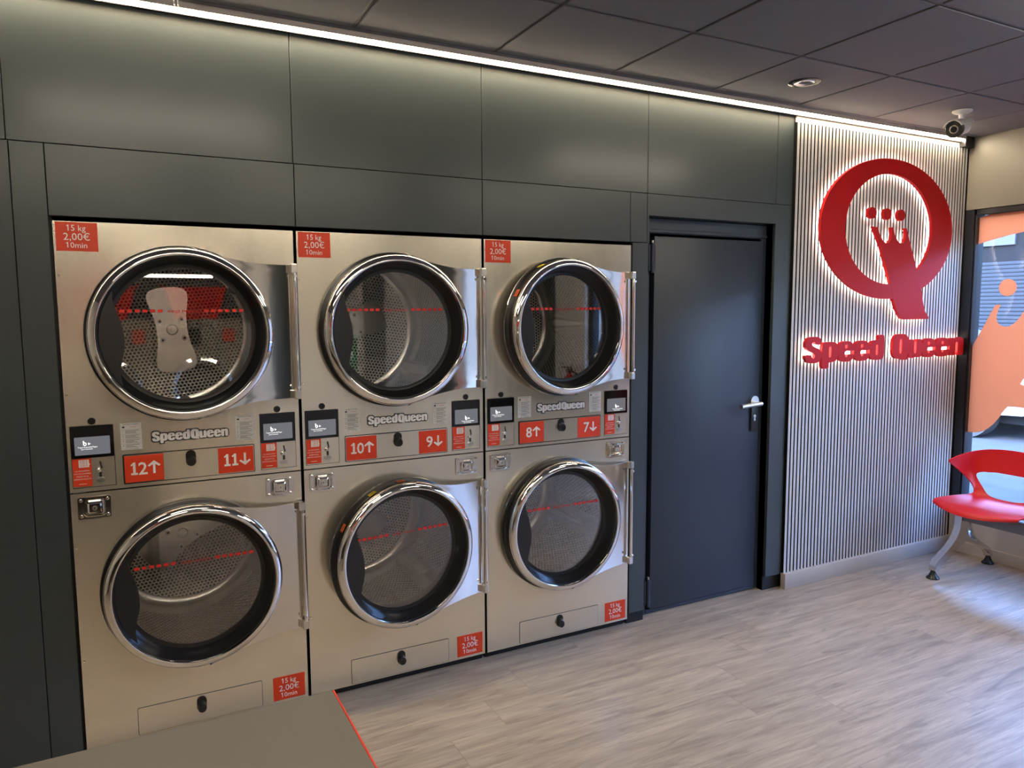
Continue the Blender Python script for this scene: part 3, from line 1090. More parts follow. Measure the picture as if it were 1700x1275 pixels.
def build_number(n, upw):
    mb = MB()
    mb.box(0, 0.128, -0.0012, 0, 0, 0.097, label_orange)
    if n == 11:
        one(mb, 0.032, 0.0265, 0.046, -0.0016, label_white, 0.0085, True)
        one(mb, 0.060, 0.0265, 0.046, -0.0016, label_white, 0.0085, True)
    elif n > 9:
        one(mb, 0.031, 0.0265, 0.046, -0.0016, label_white, 0.0085, True)
        mb.text(str(n)[1], 0.059, 0.0265, 0.064, -0.0016, label_white, bold=0.014)
    else:
        mb.text(str(n), 0.048, 0.0265, 0.066, -0.0016, label_white, bold=0.014)
    mb.prism(arrow(0.096 if n > 9 else 0.088, 0.027, 0.046, upw), -0.0016, -0.0012, label_white)
    return mb.build('number_label', smooth=0)


def build_knob():
    mb = MB()
    mb.prism(rrect(-0.0175, 0.0175, -0.030, 0.030, 0.0174, 8), -0.003, 0, rubber)
    mb.frustum(rrect(-0.0160, 0.0160, -0.026, 0.012, 0.0159, 8), -0.003, rrect(-0.0145, 0.0145, -0.027, 0.006, 0.0144, 8), -0.022, black_plastic)
    mb.prism(circle(0, -0.011, 0.0095, 20), -0.0235, -0.0215, rubber)
    return mb.build('latch_knob', smooth=35)


def build_hole():
    mb = MB()
    mb.lathe([(0.0125, 0.0), (0.0125, 0.003), (0.010, 0.003), (0.009, 0.0015), (0, 0.0012)], rubber, seg=24)
    return mb.build('sensor_hole', smooth=30)


def build_lock():
    mb = MB()
    mb.prism([rrect(0, 0.103, 0, 0.077, 0.006), rrect(0.0165, 0.0875, 0.0065, 0.0705, 0.013)], -0.0065, 0, chrome)
    mb.prism(rrect(0.0165, 0.0875, 0.0065, 0.0705, 0.013), -0.0007, 0, plate_steel)
    mb.frustum(rrect(0.0225, 0.0815, 0.0115, 0.0655, 0.010), -0.001, rrect(0.0265, 0.0775, 0.0155, 0.0615, 0.008), -0.013, chrome)
    mb.frustum(rrect(0.030, 0.074, 0.019, 0.058, 0.006), -0.013, rrect(0.035, 0.069, 0.024, 0.053, 0.004), -0.017, chrome)
    mb.frustum(rrect(0.0165, 0.0875, 0.0065, 0.0705, 0.013), -0.0065, rrect(0.020, 0.084, 0.010, 0.067, 0.011), -0.0008, chrome, cap=False)
    for (x, z) in ((0.010, 0.010), (0.093, 0.010), (0.010, 0.067), (0.093, 0.067)):
        mb.lathe([(0.006, 0.0065), (0.005, 0.010), (0, 0.011)], chrome, x, z, 14)
    mb.cyl((0.052, -0.016, 0.0385), (0.052, -0.020, 0.0385), 0.0085, satin_steel, seg=20)
    mb.box(0.0508, 0.0532, -0.0206, -0.0198, 0.034, 0.043, print_black)
    return mb.build('lock_plate', smooth=30)


def build_lint():
    mb = MB()
    mb.prism(rrect(-0.0018, 0.4448, -0.0018, 0.1058, 0.006), -0.0004, 0, print_black)
    mb.prism(rrect(0, 0.443, 0, 0.104, 0.005), -0.0022, 0, steel)
    return mb.build('lint_drawer', smooth=0)


def build_badge():
    mb = MB()
    x, xh = 0.0, 0.0265
    wd = {'S': .0255, 'p': .025, 'e': .0245, 'd': .0245, 'Q': .029, 'u': .025, 'n': .025}
    for k, ch in enumerate('SpeedQueen'):
        w = wd[ch]
        g_ = glyph(ch, x, x + w, 0.0, xh)
        mb.prism(grow([(x + p[0] * w, p[1] * xh) for p in BACK[ch]], 0.0036), -0.0020 - 0.00004 * k, 0.0, print_black)
        mb.prism(g_ if len(g_) > 1 else g_[0], -0.0042, -0.0015, badge_silver)
        x += w + (0.0025 if ch == 'd' else 0.0008)
    return mb.build('name_badge', smooth=0)


def build_kick():
    mb = MB()
    mb.box(0.004, 0.796, 0.03, 0.85, 0.0, ZB, dark_sheet)
    return mb.build('plinth', smooth=0)


def build_cabinet():
    mb = MB()
    mb.box(0.004, 0.010, 0.0205, 0.86, ZB, ZT - 0.004, dark_sheet)
    mb.box(0.790, 0.796, 0.0205, 0.86, ZB, ZT - 0.004, dark_sheet)
    mb.box(0.004, 0.796, 0.0205, 0.86, ZT - 0.010, ZT - 0.004, dark_sheet)
    mb.box(0.004, 0.796, 0.855, 0.86, ZB, ZT - 0.004, dark_sheet)
    return mb.build('cabinet', smooth=0)


def build_sticker(w, h, mat):
    def f():
        return MB().box(-w / 2, w / 2, -0.001, 0, -h / 2, h / 2, mat).box(-w * .3, w * .3, -0.0012, -0.001, -h * .1, h * .1, print_black).build('warning_sticker', smooth=0)
    return f


UNIT_LABEL = ['stainless steel stacked dryer with upper door numbered 12 and lower door 11, leftmost',
              'stainless steel stacked dryer with doors numbered 10 and 9, lower door ajar, between two others',
              'stainless steel stacked dryer with doors numbered 8 and 7, beside the dark plant room door']
NUM = [(12, 11), (10, 9), (8, 7)]
AJAR = [(0.4, 0.6), (0.5, 6.2), (3.9, 0.8)]
DRUM_ROT = [(-0.10, 0.95), (1.2, -0.75), (0.5, 0.9)]

for u in range(3):
    off = u * PITCH
    D = empty('stacked_dryer', (off, 0, 0), UNIT_LABEL[u], 'dryer', 'stacked dryers along the dark wall')
    fp = reuse('front_up', build_front(ZM + 0.0025, ZT, UC), D)
    fp2 = reuse('front_low', build_front(ZB, ZM - 0.0025, LC), D)
    reuse('cabinet', build_cabinet, D)
    reuse('kick', build_kick, D)
    for z in (1.744, 1.331, 0.785, 0.366):
        reuse('screw', build_screw, fp if z > 1 else fp2, (0.0105, 0.0, z))
    for i, zc in enumerate((UC, LC)):
        reuse('collar', build_collar, D, (DXC, 0, zc))
        dm = reuse('drum', build_drum, D, (DXC, 0, zc), (0, DRUM_ROT[u][i], 0))
        for k in range(3):
            reuse('baffle', build_baffle, dm, None, (0, 2 * pi * k / 3, 0))
        reuse('hub', build_hub_plate, dm)
        d = reuse('door', build_chrome_ring, D, (HX, HY, zc), (0, 0, radians(AJAR[u][i])))
        reuse('gasket', build_door_rubber, d)
        reuse('glass', build_door_glass, d)
        reuse('handle', build_door_handle, d)
        reuse('hplate', build_hinge_plate, d)
        reuse('hinge', build_hinge, d)
        reuse('line', build_glass_line, d)
        if (u, i) in ((1, 1), (2, 0)):
            for (ang, key, w, h, mat) in ((2.05, 'ys', 0.032, 0.026, yellow_label), (2.62, 'os', 0.034, 0.026, orange_label2)) + (((1.62, 'os', 0.034, 0.026, orange_label2),) if u == 1 else ()):
                s = reuse(key, build_sticker(w, h, mat), d)
                r = 0.3110
                s.matrix_local = Matrix.Translation((DXC - HX + r * cos(ang), -HY - 0.034, r * sin(ang))) @ Matrix.Rotation(-(ang - pi / 2), 4, 'Y') @ Matrix.Rotation(radians(-90), 4, 'X')
    for k, dx in enumerate((0.0135, 0.6485)):
        c = reuse('control', build_control, D, (dx, 0, 1.002))
        reuse('coinlabel', build_coin_label, c)
        reuse('coinslot', build_coin_slot, c)
        reuse('stext%d' % (k and u > 0), build_screen_text(0.022 if (k and u > 0) else 0.0, -0.016 if (k and u > 0) else 0.0), c)
        reuse('hole', build_hole, D, (0.081 if k == 0 else 0.714, 0, 1.2365))
        reuse('instr', build_instructions, D, (0.1685 if k == 0 else 0.5585, 0, 1.1235))
        reuse('lock', build_lock, D, (0.023 if k == 0 else 0.662, 0, 0.889))
    npl = reuse('nplate', lambda: build_number_plate(0, 0), D, (0.173, 0, 1.0005))
    a = build_number(NUM[u][0], True)
    a.parent, a.location = npl, (0.0025, -0.0034, 0.003)
    a = build_number(NUM[u][1], False)
    a.parent, a.location = npl, (0.3185, -0.0034, 0.003)
    kb = reuse('knob', build_knob, npl, (0.2235, -0.0034, 0.074))
    li = reuse('lint', build_lint, D, (0.173, 0, 0.042))
    reuse('knob', build_knob, li, (0.2195, -0.0022, 0.069))
    reuse('badge', build_badge, D, (0.270, 0, 1.1475))
    reuse('price', build_price, D, (0.009, 0, 1.8275))
    reuse('price', build_price, D, (0.6595, 0, 0.0465))

# ------------------------------------------------------------------ illuminated wall sign
t = empty('wall_emblem', (0, 0, 0), 'large red backlit round emblem with a crowned leg on the slatted wall', 'sign')
YS, YB = -0.058, -0.038
KS = (-CY + YS) / (-CY - 0.095)
sc = lambda pts: [(CX + (x - CX) * KS, CZ + (z - CZ) * KS) for x, z in pts]
ECX, ECZ = 4.217, 2.074
leg = [(4.062, 2.085), (4.104, 2.083), (4.115, 2.055), (4.132, 2.030), (4.153, 2.008), (4.175, 1.996), (4.195, 1.994), (4.212, 2.002), (4.226, 2.020), (4.229, 2.050), (4.222, 2.088), (4.240, 2.089), (4.253, 2.055), (4.270, 2.028), (4.290, 2.008),
       (4.312, 1.998), (4.332, 1.998), (4.348, 2.008), (4.357, 2.028), (4.358, 2.055), (4.350, 2.088), (4.364, 2.088), (4.384, 2.040), (4.480, 1.842), (4.532, 1.735), (4.548, 1.661), (4.575, 1.595), (4.616, 1.556), (4.612, 1.547), (4.374, 1.546),
       (4.345, 1.557), (4.318, 1.585), (4.290, 1.625), (4.267, 1.672), (4.237, 1.761), (4.136, 1.975)]
leg = sc(leg)
ring = [sc(circle(ECX, ECZ, 0.590, 112, 0.405)), sc(circle(ECX, ECZ + 0.001, 0.390, 96, 0.318))]
mb = MB()
mb.prism(ring, YS, YB, sign_red)
mb.prism(leg, YS - 0.0006, YB - 0.0006, sign_red)
for k in range(8):
    a = 2 * pi * k / 8 + 0.2
    mb.cyl((ECX + 0.49 * cos(a), YB, ECZ + 0.36 * sin(a)), (ECX + 0.49 * cos(a), -0.018, ECZ + 0.36 * sin(a)), 0.006, satin_steel, seg=10)
mb.build('emblem', t, smooth=30)
mb = MB()
mb.prism([sc(circle(ECX, ECZ, 0.584, 96, 0.399)), sc(circle(ECX, ECZ, 0.396, 96, 0.324))], -0.036, -0.033, halo)
mb.prism(grow(leg, -0.008), -0.0365, -0.0335, halo)
tag(mb.build('backlight', t), 'white backlight behind the emblem')
for x in (4.052, 4.185, 4.311):
    mb = MB()
    x, z = sc([(x, 2.162)])[0]
    mb.prism(circle(x, z, 0.036, 32, 0.0335), YS, YB, sign_red)
    mb.prism(circle(x, z, 0.028, 24, 0.026), -0.036, -0.033, halo)
    mb.cyl((x, YB, z), (x, -0.018, z), 0.005, satin_steel, seg=10)
    mb.build('emblem_dot', t, smooth=30)

t = empty('wall_lettering', (0, 0, 0), 'red backlit letters of the laundry name on the slatted wall under the emblem', 'sign')
cells = [(3.545, 3.668), (3.680, 3.802), (3.814, 3.936), (3.948, 4.072), (4.084, 4.203), (4.292, 4.430), (4.440, 4.560), (4.570, 4.694), (4.704, 4.836), (4.848, 4.984)]
for ch, (x0, x1) in zip('SpeedQueen', cells):
    gl_ = [sc(l) for l in glyph(ch, x0 - 0.0055, x1 + 0.0055, 1.313, 0.112)]
    (x0, _), (x1, _), (_, zp) = sc([(x0, 0), (x1, 0), (0, 1.36)])
    mb = MB()
    mb.prism(gl_ if len(gl_) > 1 else gl_[0], YS, YB, sign_red)
    zt = 1.414 if ch in 'peun' else 1.443
    (_, zb_), (_, zt_) = sc([(0, 1.324), (0, zt)])
    mb.box(x0 + 0.006, x1 - 0.006, -0.036, -0.033, zb_, zt_ if ch != 'd' else sc([(0, 1.414)])[0][1], halo)
    if ch == 'p':
        mb.box(x0 + 0.006, x0 + 0.045, -0.036, -0.033, zb_ - 0.036, zb_, halo)
    if ch == 'd':
        mb.box(x1 - 0.045, x1 - 0.006, -0.036, -0.033, zb_ + 0.05, zt_, halo)
    xm = (x0 + x1) / 2
    for x in (x0 + 0.025, x1 - 0.025):
        mb.cyl((x, YB, zp), (x, -0.018, zp), 0.004, satin_steel, seg=8)
    mb.build('letter', t, smooth=30)

# ------------------------------------------------------------------ security camera
t = empty('security_camera', (4.345, -0.405, ZC), 'white bullet security camera with a black face under the ceiling', 'security camera')
mb = MB()
mb.lathe([(0.0, -0.001), (0.050, -0.001), (0.050, 0.008), (0.040, 0.014), (0.018, 0.022), (0.016, 0.055), (0.0, 0.058)], white_plastic, seg=32, y=lambda d: d, xf=xfd)
mb.cyl((0, 0, -0.050), (0.028, 0.02, -0.075), 0.014, white_plastic, seg=16)
mb.build('bracket', t)
bd = Vector((-0.93, -0.22, -0.24)).normalized()
cpt = Vector((0.012, 0.014, -0.088))
p_back, p_front = cpt - bd * 0.055, cpt + bd * 0.085
mb = MB()
mb.tube([p_back, p_back + bd * 0.012, p_front - bd * 0.01, p_front], [0.030, 0.040, 0.043, 0.043], white_plastic, 28)
mb.build('body', t, smooth=30)
mb = MB()
mb.tube([p_front - bd * 0.012, p_front + bd * 0.010, p_front + bd * 0.013], [0.0455, 0.0455, 0.041], black_plastic, 28)
mb.tube([p_front + bd * 0.012, p_front + bd * 0.016], [0.024, 0.021], satin_steel, 24)
mb.tube([p_front + bd * 0.015, p_front + bd * 0.018], [0.018, 0.016], screen_glass, 24)
tag(mb.build('camera_face', t, smooth=30), 'black face with a round lens')
mb = MB()
side = bd.cross(Vector((0, 0, 1))).normalized()
upv = side.cross(bd).normalized()
pts = []
for k in range(9):
    a = radians(20 + 140 * k / 8)
    pts.append((cos(a) * 0.050, sin(a) * 0.050))
vs = []
for (e, l) in ((p_front + bd * 0.035, 1.0), (p_back - bd * 0.03, 1.0)):
    for r in (1.0, 0.93):
        vs += [tuple(e + side * x * r + upv * z * r) for x, z in pts]
n = 9
fs = []
for k in range(n - 1):
    fs += [(k, k + 1, 2 * n + k + 1, 2 * n + k), (n + k, 3 * n + k, 3 * n + k + 1, n + k + 1), (k, n + k, n + k + 1, k + 1), (2 * n + k, 2 * n + k + 1, 3 * n + k + 1, 3 * n + k)]
fs += [(0, 2 * n, 3 * n, n), (n - 1, 2 * n - 1, 4 * n - 1, 3 * n - 1)]
mb.add(vs, fs, white_plastic)
mb.build('sun_shield', t, smooth=30)
tag(MB().tube([p_back, p_back - bd * 0.04 + Vector((0.01, 0, 0.0)), p_back + Vector((0.09, 0.02, 0.03)), p_back + Vector((0.12, 0.03, 0.075))], 0.0035, white_plastic, 8).build('cable', t), 'white camera cable')

# small fixing at the top edge of the picture
t = empty('cable_clip', (0.414, -0.10, ZC), 'small pale cable clip hanging from the ceiling by the glowing strip', 'clip')
MB().box(-0.012, 0.012, -0.012, 0.012, -0.012, 0.0, white_plastic, 0.002, 1).build('base', t)
MB().box(-0.008, -0.004, -0.008, 0.008, -0.034, -0.012, white_plastic, 0.001, 1).box(0.004, 0.008, -0.008, 0.008, -0.034, -0.012, white_plastic, 0.001, 1).build('prongs', t)

# ------------------------------------------------------------------ folding table
t = empty('folding_table', (-0.6, -2.0, 0), 'grey laminate folding table with a red edge in the foreground', 'table')
TX0, TX1, TY0, TY1, TZ = -1.05, 1.118, -0.52, 0.374, 0.90
MB().box(TX0, TX1 - 0.004, TY0, TY1, TZ - 0.032, TZ, table_top_mat, 0.001, 1).build('table_top', t)
tag(MB().box(TX1 - 0.004, TX1, TY0, TY1, TZ - 0.032, TZ, edge_red, 0.001, 1).build('edge_band', t), 'red edge band')
MB().box(TX1 - 0.20, TX1 - 0.165, TY0 + 0.04, TY1 - 0.06, 0.0, TZ - 0.032, table_top_mat).build('leg', t)
MB().box(TX0 + 0.06, TX0 + 0.095, TY0 + 0.04, TY1 - 0.06, 0.0, TZ - 0.032, table_top_mat).build('leg', t)
MB().box(TX0 + 0.095, TX1 - 0.20, -0.02, 0.0, 0.25, TZ - 0.032, table_top_mat).build('brace_panel', t)

# ------------------------------------------------------------------ beam seating under the window
t = empty('beam_seat', (4.70, -0.33, 0), 'row of red plastic shell seats on a polished metal beam under the window', 'bench')


def build_seat():
    """one-piece shell: seat pan, waisted sides and a wrapped back band with an open hole; local x forward is negative"""
    # stations front -> up the back: centre (x,z), edge (x,z), half width
    st = [(-0.285, 0.418, -0.205, 0.446, 0.235), (-0.268, 0.440, -0.20, 0.452, 0.245), (-0.20, 0.452, -0.16, 0.458, 0.252), (-0.10, 0.444, -0.09, 0.459, 0.250), (0.00, 0.440, 0.000, 0.462, 0.228),
          (0.07, 0.444, 0.065, 0.466, 0.200), (0.115, 0.462, 0.098, 0.480, 0.186), (0.145, 0.500, 0.098, 0.512, 0.188), (0.165, 0.545, 0.075, 0.555, 0.203), (0.180, 0.60, 0.030, 0.605, 0.226), (0.192, 0.66, -0.025, 0.648, 0.243), (0.200, 0.71, -0.055, 0.672, 0.250), (0.204, 0.758, -0.062, 0.690, 0.252)]
    nv, nu = 150, 130

    def cr(p0, p1, p2, p3, t):
        return 0.5 * ((2 * p1) + (p2 - p0) * t + (2 * p0 - 5 * p1 + 4 * p2 - p3) * t * t + (3 * p1 - p0 - 3 * p2 + p3) * t ** 3)

    def at(v):
        f = v * (len(st) - 1)
        i = min(int(f), len(st) - 2)
        g_ = lambda k: st[max(0, min(len(st) - 1, k))]
        return [cr(a, b, c, d, f - i) for a, b, c, d in zip(g_(i - 1), g_(i), g_(i + 1), g_(i + 2))]
    vs, fs = [], []
    for j in range(nv + 1):
        v = j / nv
        xc, zc, xe, ze, hw = at(v)
        k = max(0.0, min(1.0, (v - 0.35) / 0.3))
        for i in range(nu + 1):
            s = -1 + 2 * i / nu
            a = abs(s)
            wx = a ** (2.0 + 0.6 * k)
            yy = hw * (s * (1 - k) + k * sin(s * pi / 2) * 1.0)
            vs.append((xc + (xe - xc) * wx, yy, zc + (ze - zc) * a ** 2.2))
    w = nu + 1

    def inside(i, j):
        s, v = -1 + 2 * i / nu, j / nv
        # opening: rounded trapezoid between v=.50 and v=.755
        if not (0.50 < v < 0.765):
            return False
        q = (v - 0.50) / 0.265
        lim = 0.40 + 0.34 * q ** 0.55
        return (abs(s) / lim) ** 3.5 + abs(2 * q - 1) ** 6 < 1
    keep = [[not inside(i + 0.5, j + 0.5) for i in range(nu)] for j in range(nv)]
    for j in range(nv):
        for i in range(nu):
            if keep[j][i]:
                a = j * w + i
                fs.append((a, a + 1, a + w + 1, a + w))
    bm = bmesh.new()
    bv = [bm.verts.new(p) for p in vs]
    for f in fs:
        bm.faces.new([bv[q] for q in f])
    bmesh.ops.delete(bm, geom=[v for v in bm.verts if not v.link_faces], context='VERTS')
    # relax the border of the opening and the rims so the cut runs smoothly
    border = [v for v in bm.verts if v.is_boundary]
    for _ in range(14):
        new = {}
        for v in border:
            nb = [e.other_vert(v).co for e in v.link_edges if e.is_boundary]
            if len(nb) == 2:
                new[v] = v.co * 0.5 + (nb[0] + nb[1]) * 0.25
        for v, c in new.items():
            v.co = c
    for _ in range(2):
        inner = [v for v in bm.verts if not v.is_boundary]
        new = {v: v.co * 0.5 + sum((e.other_vert(v).co for e in v.link_edges), Vector()) / len(v.link_edges) * 0.5 for v in inner}
        for v, c in new.items():
            v.co = c
    bmesh.ops.recalc_face_normals(bm, faces=bm.faces)
    bmesh.ops.solidify(bm, geom=list(bm.faces), thickness=0.007)
    me = bpy.data.meshes.new('seat')
    bm.to_mesh(me)
    bm.free()
    me.materials.append(seat_red)
    me.shade_smooth()
    me.set_sharp_from_angle(angle=radians(50))
    return link('seat', me)


reuse('seat', build_seat, t, (0.0, -0.175, 0))
reuse('seat', build_seat, t, (0.0, -0.715, 0))
tag(MB().box(-0.035, 0.035, -1.30, 0.03, 0.325, 0.395, grey_beam, 0.004, 2).build('beam', t), 'grey steel beam')
for dy in (-0.175, -0.715):
    MB().box(-0.13, 0.09, dy - 0.10, dy + 0.10, 0.395, 0.43, grey_beam, 0.004, 1).build('seat_bracket', t)


def build_leg():
    mb = MB()
    out = chaikin([(-0.045, 0.40), (0.055, 0.40), (0.060, 0.30), (0.075, 0.235), (0.130, 0.185), (0.270, 0.110), (0.300, 0.070), (0.300, 0.045), (0.275, 0.045), (0.262, 0.085), (0.130, 0.150), (0.055, 0.180), (0.0, 0.190),
                   (-0.055, 0.165), (-0.150, 0.105), (-0.245, 0.070), (-0.258, 0.045), (-0.285, 0.045), (-0.283, 0.085), (-0.255, 0.115), (-0.150, 0.170), (-0.075, 0.235), (-0.050, 0.30)], 2, 0.22)
    hole = chaikin([(0.020, 0.33), (0.045, 0.33), (0.048, 0.28), (0.075, 0.215), (0.125, 0.180), (0.10, 0.178), (0.05, 0.205), (0.025, 0.24)], 2, 0.22)
    mb.prism([out, hole], -0.021, 0.021, polished_alu)
    return mb.build('leg_frame', smooth=40)


def build_foot():
    mb = MB()
    mb.lathe([(0.0, 0.0), (0.036, 0.0), (0.036, 0.006), (0.024, 0.018), (0.014, 0.042), (0.013, 0.050), (0.0, 0.050)], rubber, seg=28, y=lambda d: d, xf=lambda x, y, z: (x, z, y))
    return mb.build('foot', smooth=35)


for dy in (0.005, -1.05):
    lg = reuse('legf', build_leg, t, (0, dy, 0))
    reuse('foot', build_foot, lg, (-0.271, 0, 0))
    reuse('foot', build_foot, lg, (0.288, 0, 0))

# ------------------------------------------------------------------ orange film on the window glass
t = empty('window_decal', (XR + 0.0425, 0, 0), 'large orange translucent film shapes stuck on the shop window', 'window sticker')
yz = lambda x, y, z: (y, x, z)             # outline x -> world y
DC, DZ, RA, RB = -0.80, 1.62, 0.0, 0.0
band_o = [(-0.055, 2.172), (-0.085, 2.189), (-0.15, 2.204), (-0.22, 2.216), (-0.30, 2.224), (-0.36, 2.228), (-0.45, 2.229), (-0.55, 2.222), (-0.70, 2.195), (-0.85, 2.14), (-1.0, 2.05), (-1.12, 1.92), (-1.19, 1.78), (-1.22, 1.62), (-1.20, 1.44), (-1.13, 1.28), (-1.02, 1.15), (-0.9, 1.06)]
band_i = [(-0.80, 1.14), (-0.90, 1.24), (-0.97, 1.36), (-1.01, 1.5), (-1.01, 1.64), (-0.98, 1.78), (-0.91, 1.90), (-0.82, 1.99), (-0.70, 2.055), (-0.58, 2.085), (-0.47, 2.09), (-0.36, 2.076), (-0.27, 2.062), (-0.20, 2.048), (-0.14, 2.034), (-0.09, 2.023), (-0.055, 2.012)]
MB().prism(band_o + band_i, 0.0, 0.0012, decal_mat, xf=yz).build('film_arc', t)
for y in (-0.281, -0.50, -0.72):
    MB().prism(circle(y, 1.739, 0.053, 36), 0.0, 0.0012, decal_mat, xf=yz).build('film_dot', t)
body = [(-0.211, 1.628), (-0.222, 1.633), (-0.248, 1.632), (-0.232, 1.600), (-0.224, 1.560), (-0.229, 1.526), (-0.248, 1.504), (-0.278, 1.495), (-0.308, 1.500), (-0.336, 1.520), (-0.365, 1.556), (-0.393, 1.610), (-0.42, 1.63), (-0.455, 1.632), (-0.448, 1.59), (-0.445, 1.54), (-0.455, 1.51), (-0.48, 1.495), (-0.51, 1.50), (-0.54, 1.525),
        (-0.58, 1.58), (-0.61, 1.632), (-0.67, 1.632), (-0.70, 1.4), (-0.78, 1.15), (-0.84, 1.02), (-0.60, 1.0), (-0.427, 0.996), (-0.380, 0.997), (-0.326, 0.995), (-0.312, 0.978), (-0.296, 0.955), (-0.272, 0.912), (-0.248, 0.878), (-0.215, 0.842), (-0.181, 0.818), (-0.140, 0.804), (-0.102, 0.800), (-0.060, 0.800), (-0.060, 1.30), (-0.094, 1.386), (-0.150, 1.50)]
hole = [(-0.390, 1.142), (-0.402, 1.170), (-0.420, 1.195), (-0.45, 1.23), (-0.50, 1.27), (-0.55, 1.22), (-0.54, 1.16), (-0.47, 1.13), (-0.42, 1.134)]
MB().prism([body, hole], 0.0, 0.0012, decal_mat, xf=yz).build('film_crown', t)

# ------------------------------------------------------------------ the street
struct(MB().box(5.24, 9.2, -14, 16, -0.2, -0.02, pavement).build('pavement'))
struct(MB().box(9.2, 11.6, -14, 16, -0.25, -0.02, pavement).build('road'))
t = empty('street_shop_building', (11.9, 2.5, -0.02), 'grey shop front across the street with a closed roller shutter', 'building')
MB().box(0.1, 3.0, -14, 9, 0, 3.9, facade_mat).build('facade', t)
MB().box(0.04, 0.12, -2.5, 3.0, 0, 3.1, facade_dark).build('shop_frame', t)
mb = MB()
k = 0
while 0.05 + k * 0.058 < 2.3:
    z = 0.05 + k * 0.058
    mb.prism([(0.040, z), (0.028, z + 0.018), (0.028, z + 0.040), (0.040, z + 0.056)], -2.4, 2.9, shutter_mat, xf=lambda x, y, z: (x, y, z))
    k += 1
tag(mb.build('roller_shutter', t, smooth=0), 'grey corrugated roller shutter')
MB().box(0.0, 0.06, 0.9, 2.3, 2.55, 2.88, shop_panel, 0.004, 1).build('transom_window', t)
MB().box(0.0, 0.06, -1.2, 0.6, 2.55, 2.88, shop_panel, 0.004, 1).build('transom_window', t)
MB().box(-0.1, 0.12, -14, 9, 3.12, 3.5, facade_mat).build('cornice', t)


def build_car():
    t = empty('parked_car', (10.5, 3.9, -0.02), 'silver car parked across the street behind the orange film', 'car')
    prof = [(-2.1, .30), (-2.12, .55), (-2.05, .74), (-1.5, .84), (-1.1, .90), (-0.55, 1.34), (0.0, 1.44), (0.8, 1.42), (1.5, 1.18), (1.85, .98), (2.08, .90), (2.12, .55), (2.05, .30)]
    prof = chaikin(prof, 2, 0.2)
    vs, fs = [], []
    sect = [(-0.86, 0.90), (-0.83, 0.97), (-0.70, 1.0), (0.70, 1.0), (0.83, 0.97), (0.86, 0.90)]
    n = len(prof)
    for (x, k) in sect:
        for (y, z) in prof:
            zz = 0.3 + (z - 0.3) * k
            nar = 1 - 0.22 * max(0, (zz - 0.85)) / 0.6
            vs.append((x * nar, y * (0.97 + 0.03 * k), zz))
    for s in range(len(sect) - 1):
        for k in range(n):
            fs.append((s * n + k, s * n + (k + 1) % n, (s + 1) * n + (k + 1) % n, (s + 1) * n + k))
    fs += [tuple(range(n)), tuple((len(sect) - 1) * n + k for k in range(n))]
    MB().add(vs, fs, car_paint).build('car_body', t, smooth=40)
    for x in (-0.80, 0.80):
        for y in (-1.30, 1.32):
            mb = MB()
            mb.cyl((x - 0.1, y, 0.31), (x + 0.1, y, 0.31), 0.31, tyre_mat, seg=32)
            mb.cyl((x - 0.11, y, 0.31), (x + 0.11, y, 0.31), 0.19, satin_steel, seg=20)
            mb.build('wheel', t)
    MB().prism([(-1.02, .92), (-0.52, 1.30), (0.0, 1.38), (0.7, 1.36), (1.35, 1.14), (1.2, .96)], -0.80, 0.80, car_glass, xf=lambda x, y, z: (y * 1.0, x, z)).build('side_window', t, smooth=0)
    MB().box(-0.66, 0.66, -2.12, -2.0, 0.40, 0.62, felt, 0.01, 1).build('grille', t)
    for x in (-0.66, 0.66):
        MB().box(x - 0.15, x + 0.15, -2.09, -1.95, 0.66, 0.78, white_plastic, 0.02, 2).build('headlight', t)
    MB().box(-0.70, 0.70, -1.95, 1.95, 0.2, 0.34, felt, 0.01, 1).build('underbody', t)


build_car()

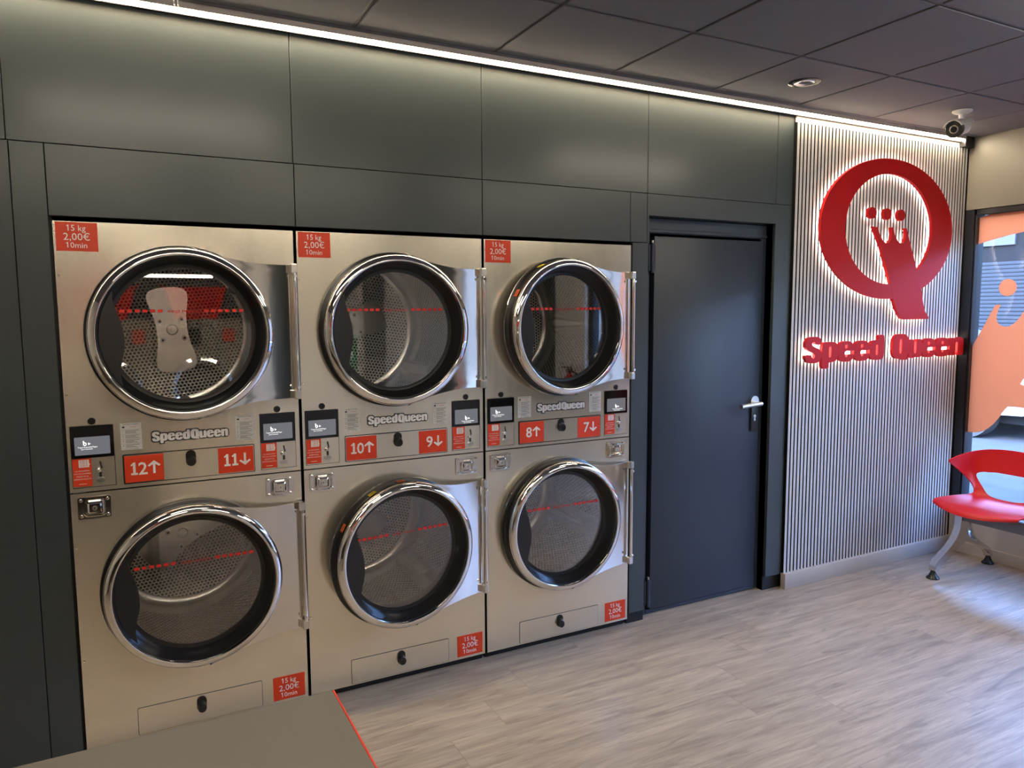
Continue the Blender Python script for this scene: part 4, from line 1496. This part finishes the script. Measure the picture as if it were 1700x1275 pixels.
# ------------------------------------------------------------------ opposite side of the room (reflected in steel and glass)
for k, x in enumerate((-0.62, 0.12, 0.85)):
    t = empty('washing_machine', (x, -4.2, 0), ('steel washing machine, first of the row from the left wall', 'steel washing machine in the middle of the row of three', 'steel washing machine nearest the grey wall stretch')[k], 'washing machine', 'washing machines opposite the dryers')
    MB().box(-0.36, 0.36, -0.85, 0.0, 0.0, 1.55, steel, 0.004, 1).build('casing', t)
    xm = lambda x, y, z: (-x, -y, z)
    mb = MB()
    mb.lathe([(0.20, 0.02), (0.20, 0.05), (0.235, 0.07), (0.265, 0.05), (0.27, 0.0)], chrome, 0, 0.95, 48, xf=xm)
    dd = mb.build('door', t)
    MB().lathe([(0.20, 0.03), (0.14, 0.01), (0.0, 0.0)], screen_glass, 0, 0.95, 40, xf=xm).build('glass', dd)
    MB().box(-0.30, 0.02, 0.0, 0.012, 1.32, 1.47, screen_glass).build('control_panel', t)
    MB().box(0.20, 0.30, 0.0, 0.008, 1.34, 1.46, label_orange).build('price_label', t)
    b = empty('laundry_basket', (x, -4.38, 1.55), ('red plastic laundry basket on the first washing machine from the left wall', 'red plastic laundry basket on the middle washing machine', 'red plastic laundry basket on the washing machine by the grey wall')[k], 'basket', 'red laundry baskets')
    mb = MB()
    lo, hi, h = (0.17, 0.13), (0.25, 0.17), 0.28
    vs = []
    for (a, c, z) in ((lo[0], lo[1], 0.0), (hi[0], hi[1], h), (hi[0] - 0.012, hi[1] - 0.012, h), (lo[0] - 0.01, lo[1] - 0.01, 0.012)):
        vs += [(a, -c, z), (a, c, z), (-a, c, z), (-a, -c, z)]
    fs = [(0, 1, 2, 3), (12, 13, 14, 15)]
    for q in range(3):
        for m_ in range(4):
            fs.append((q * 4 + m_, q * 4 + (m_ + 1) % 4, q * 4 + 4 + (m_ + 1) % 4, q * 4 + 4 + m_))
    mb.add(vs, fs, basket_red)
    mb.build('tub', b, smooth=0)
    MB().tube([(0.25, -0.03, 0.27), (0.275, -0.03, 0.30), (0.275, 0.03, 0.30), (0.25, 0.03, 0.27)], 0.008, basket_red).build('grip', b)
    MB().tube([(-0.25, -0.03, 0.27), (-0.275, -0.03, 0.30), (-0.275, 0.03, 0.30), (-0.25, 0.03, 0.27)], 0.008, basket_red).build('grip', b)

t = empty('fire_extinguisher', (XR - 0.125, -3.50, 0.47), 'red fire extinguisher hung on the pale pillar beside the window', 'fire extinguisher')
mb = MB()
mb.lathe([(0.0, 0.0), (0.072, 0.0), (0.078, 0.01), (0.078, 0.36), (0.066, 0.41), (0.03, 0.44), (0.022, 0.45), (0.022, 0.47), (0, 0.47)], ext_red, seg=32, y=lambda d: d, xf=lambda x, y, z: (x, z, y))
mb.build('cylinder', t)
MB().box(-0.02, 0.02, -0.03, 0.03, 0.47, 0.51, black_plastic, 0.004).box(-0.01, 0.01, -0.13, 0.03, 0.515, 0.53, black_plastic).tube([(0, 0.02, 0.49), (0, 0.11, 0.47), (-0.03, 0.12, 0.30), (-0.05, 0.10, 0.15)], 0.012, black_plastic).build('valve', t)
t = empty('poster', (2.47, YF + 0.001, 0.93), 'green poster with a pale disc beside the dark pillar opposite', 'poster')
MB().box(-0.10, 0.10, 0.0, 0.004, 0, 0.42, green_mat).prism(circle(0, 0.2, 0.055, 32), 0.004, 0.006, label_white).build('sheet', t, smooth=0)
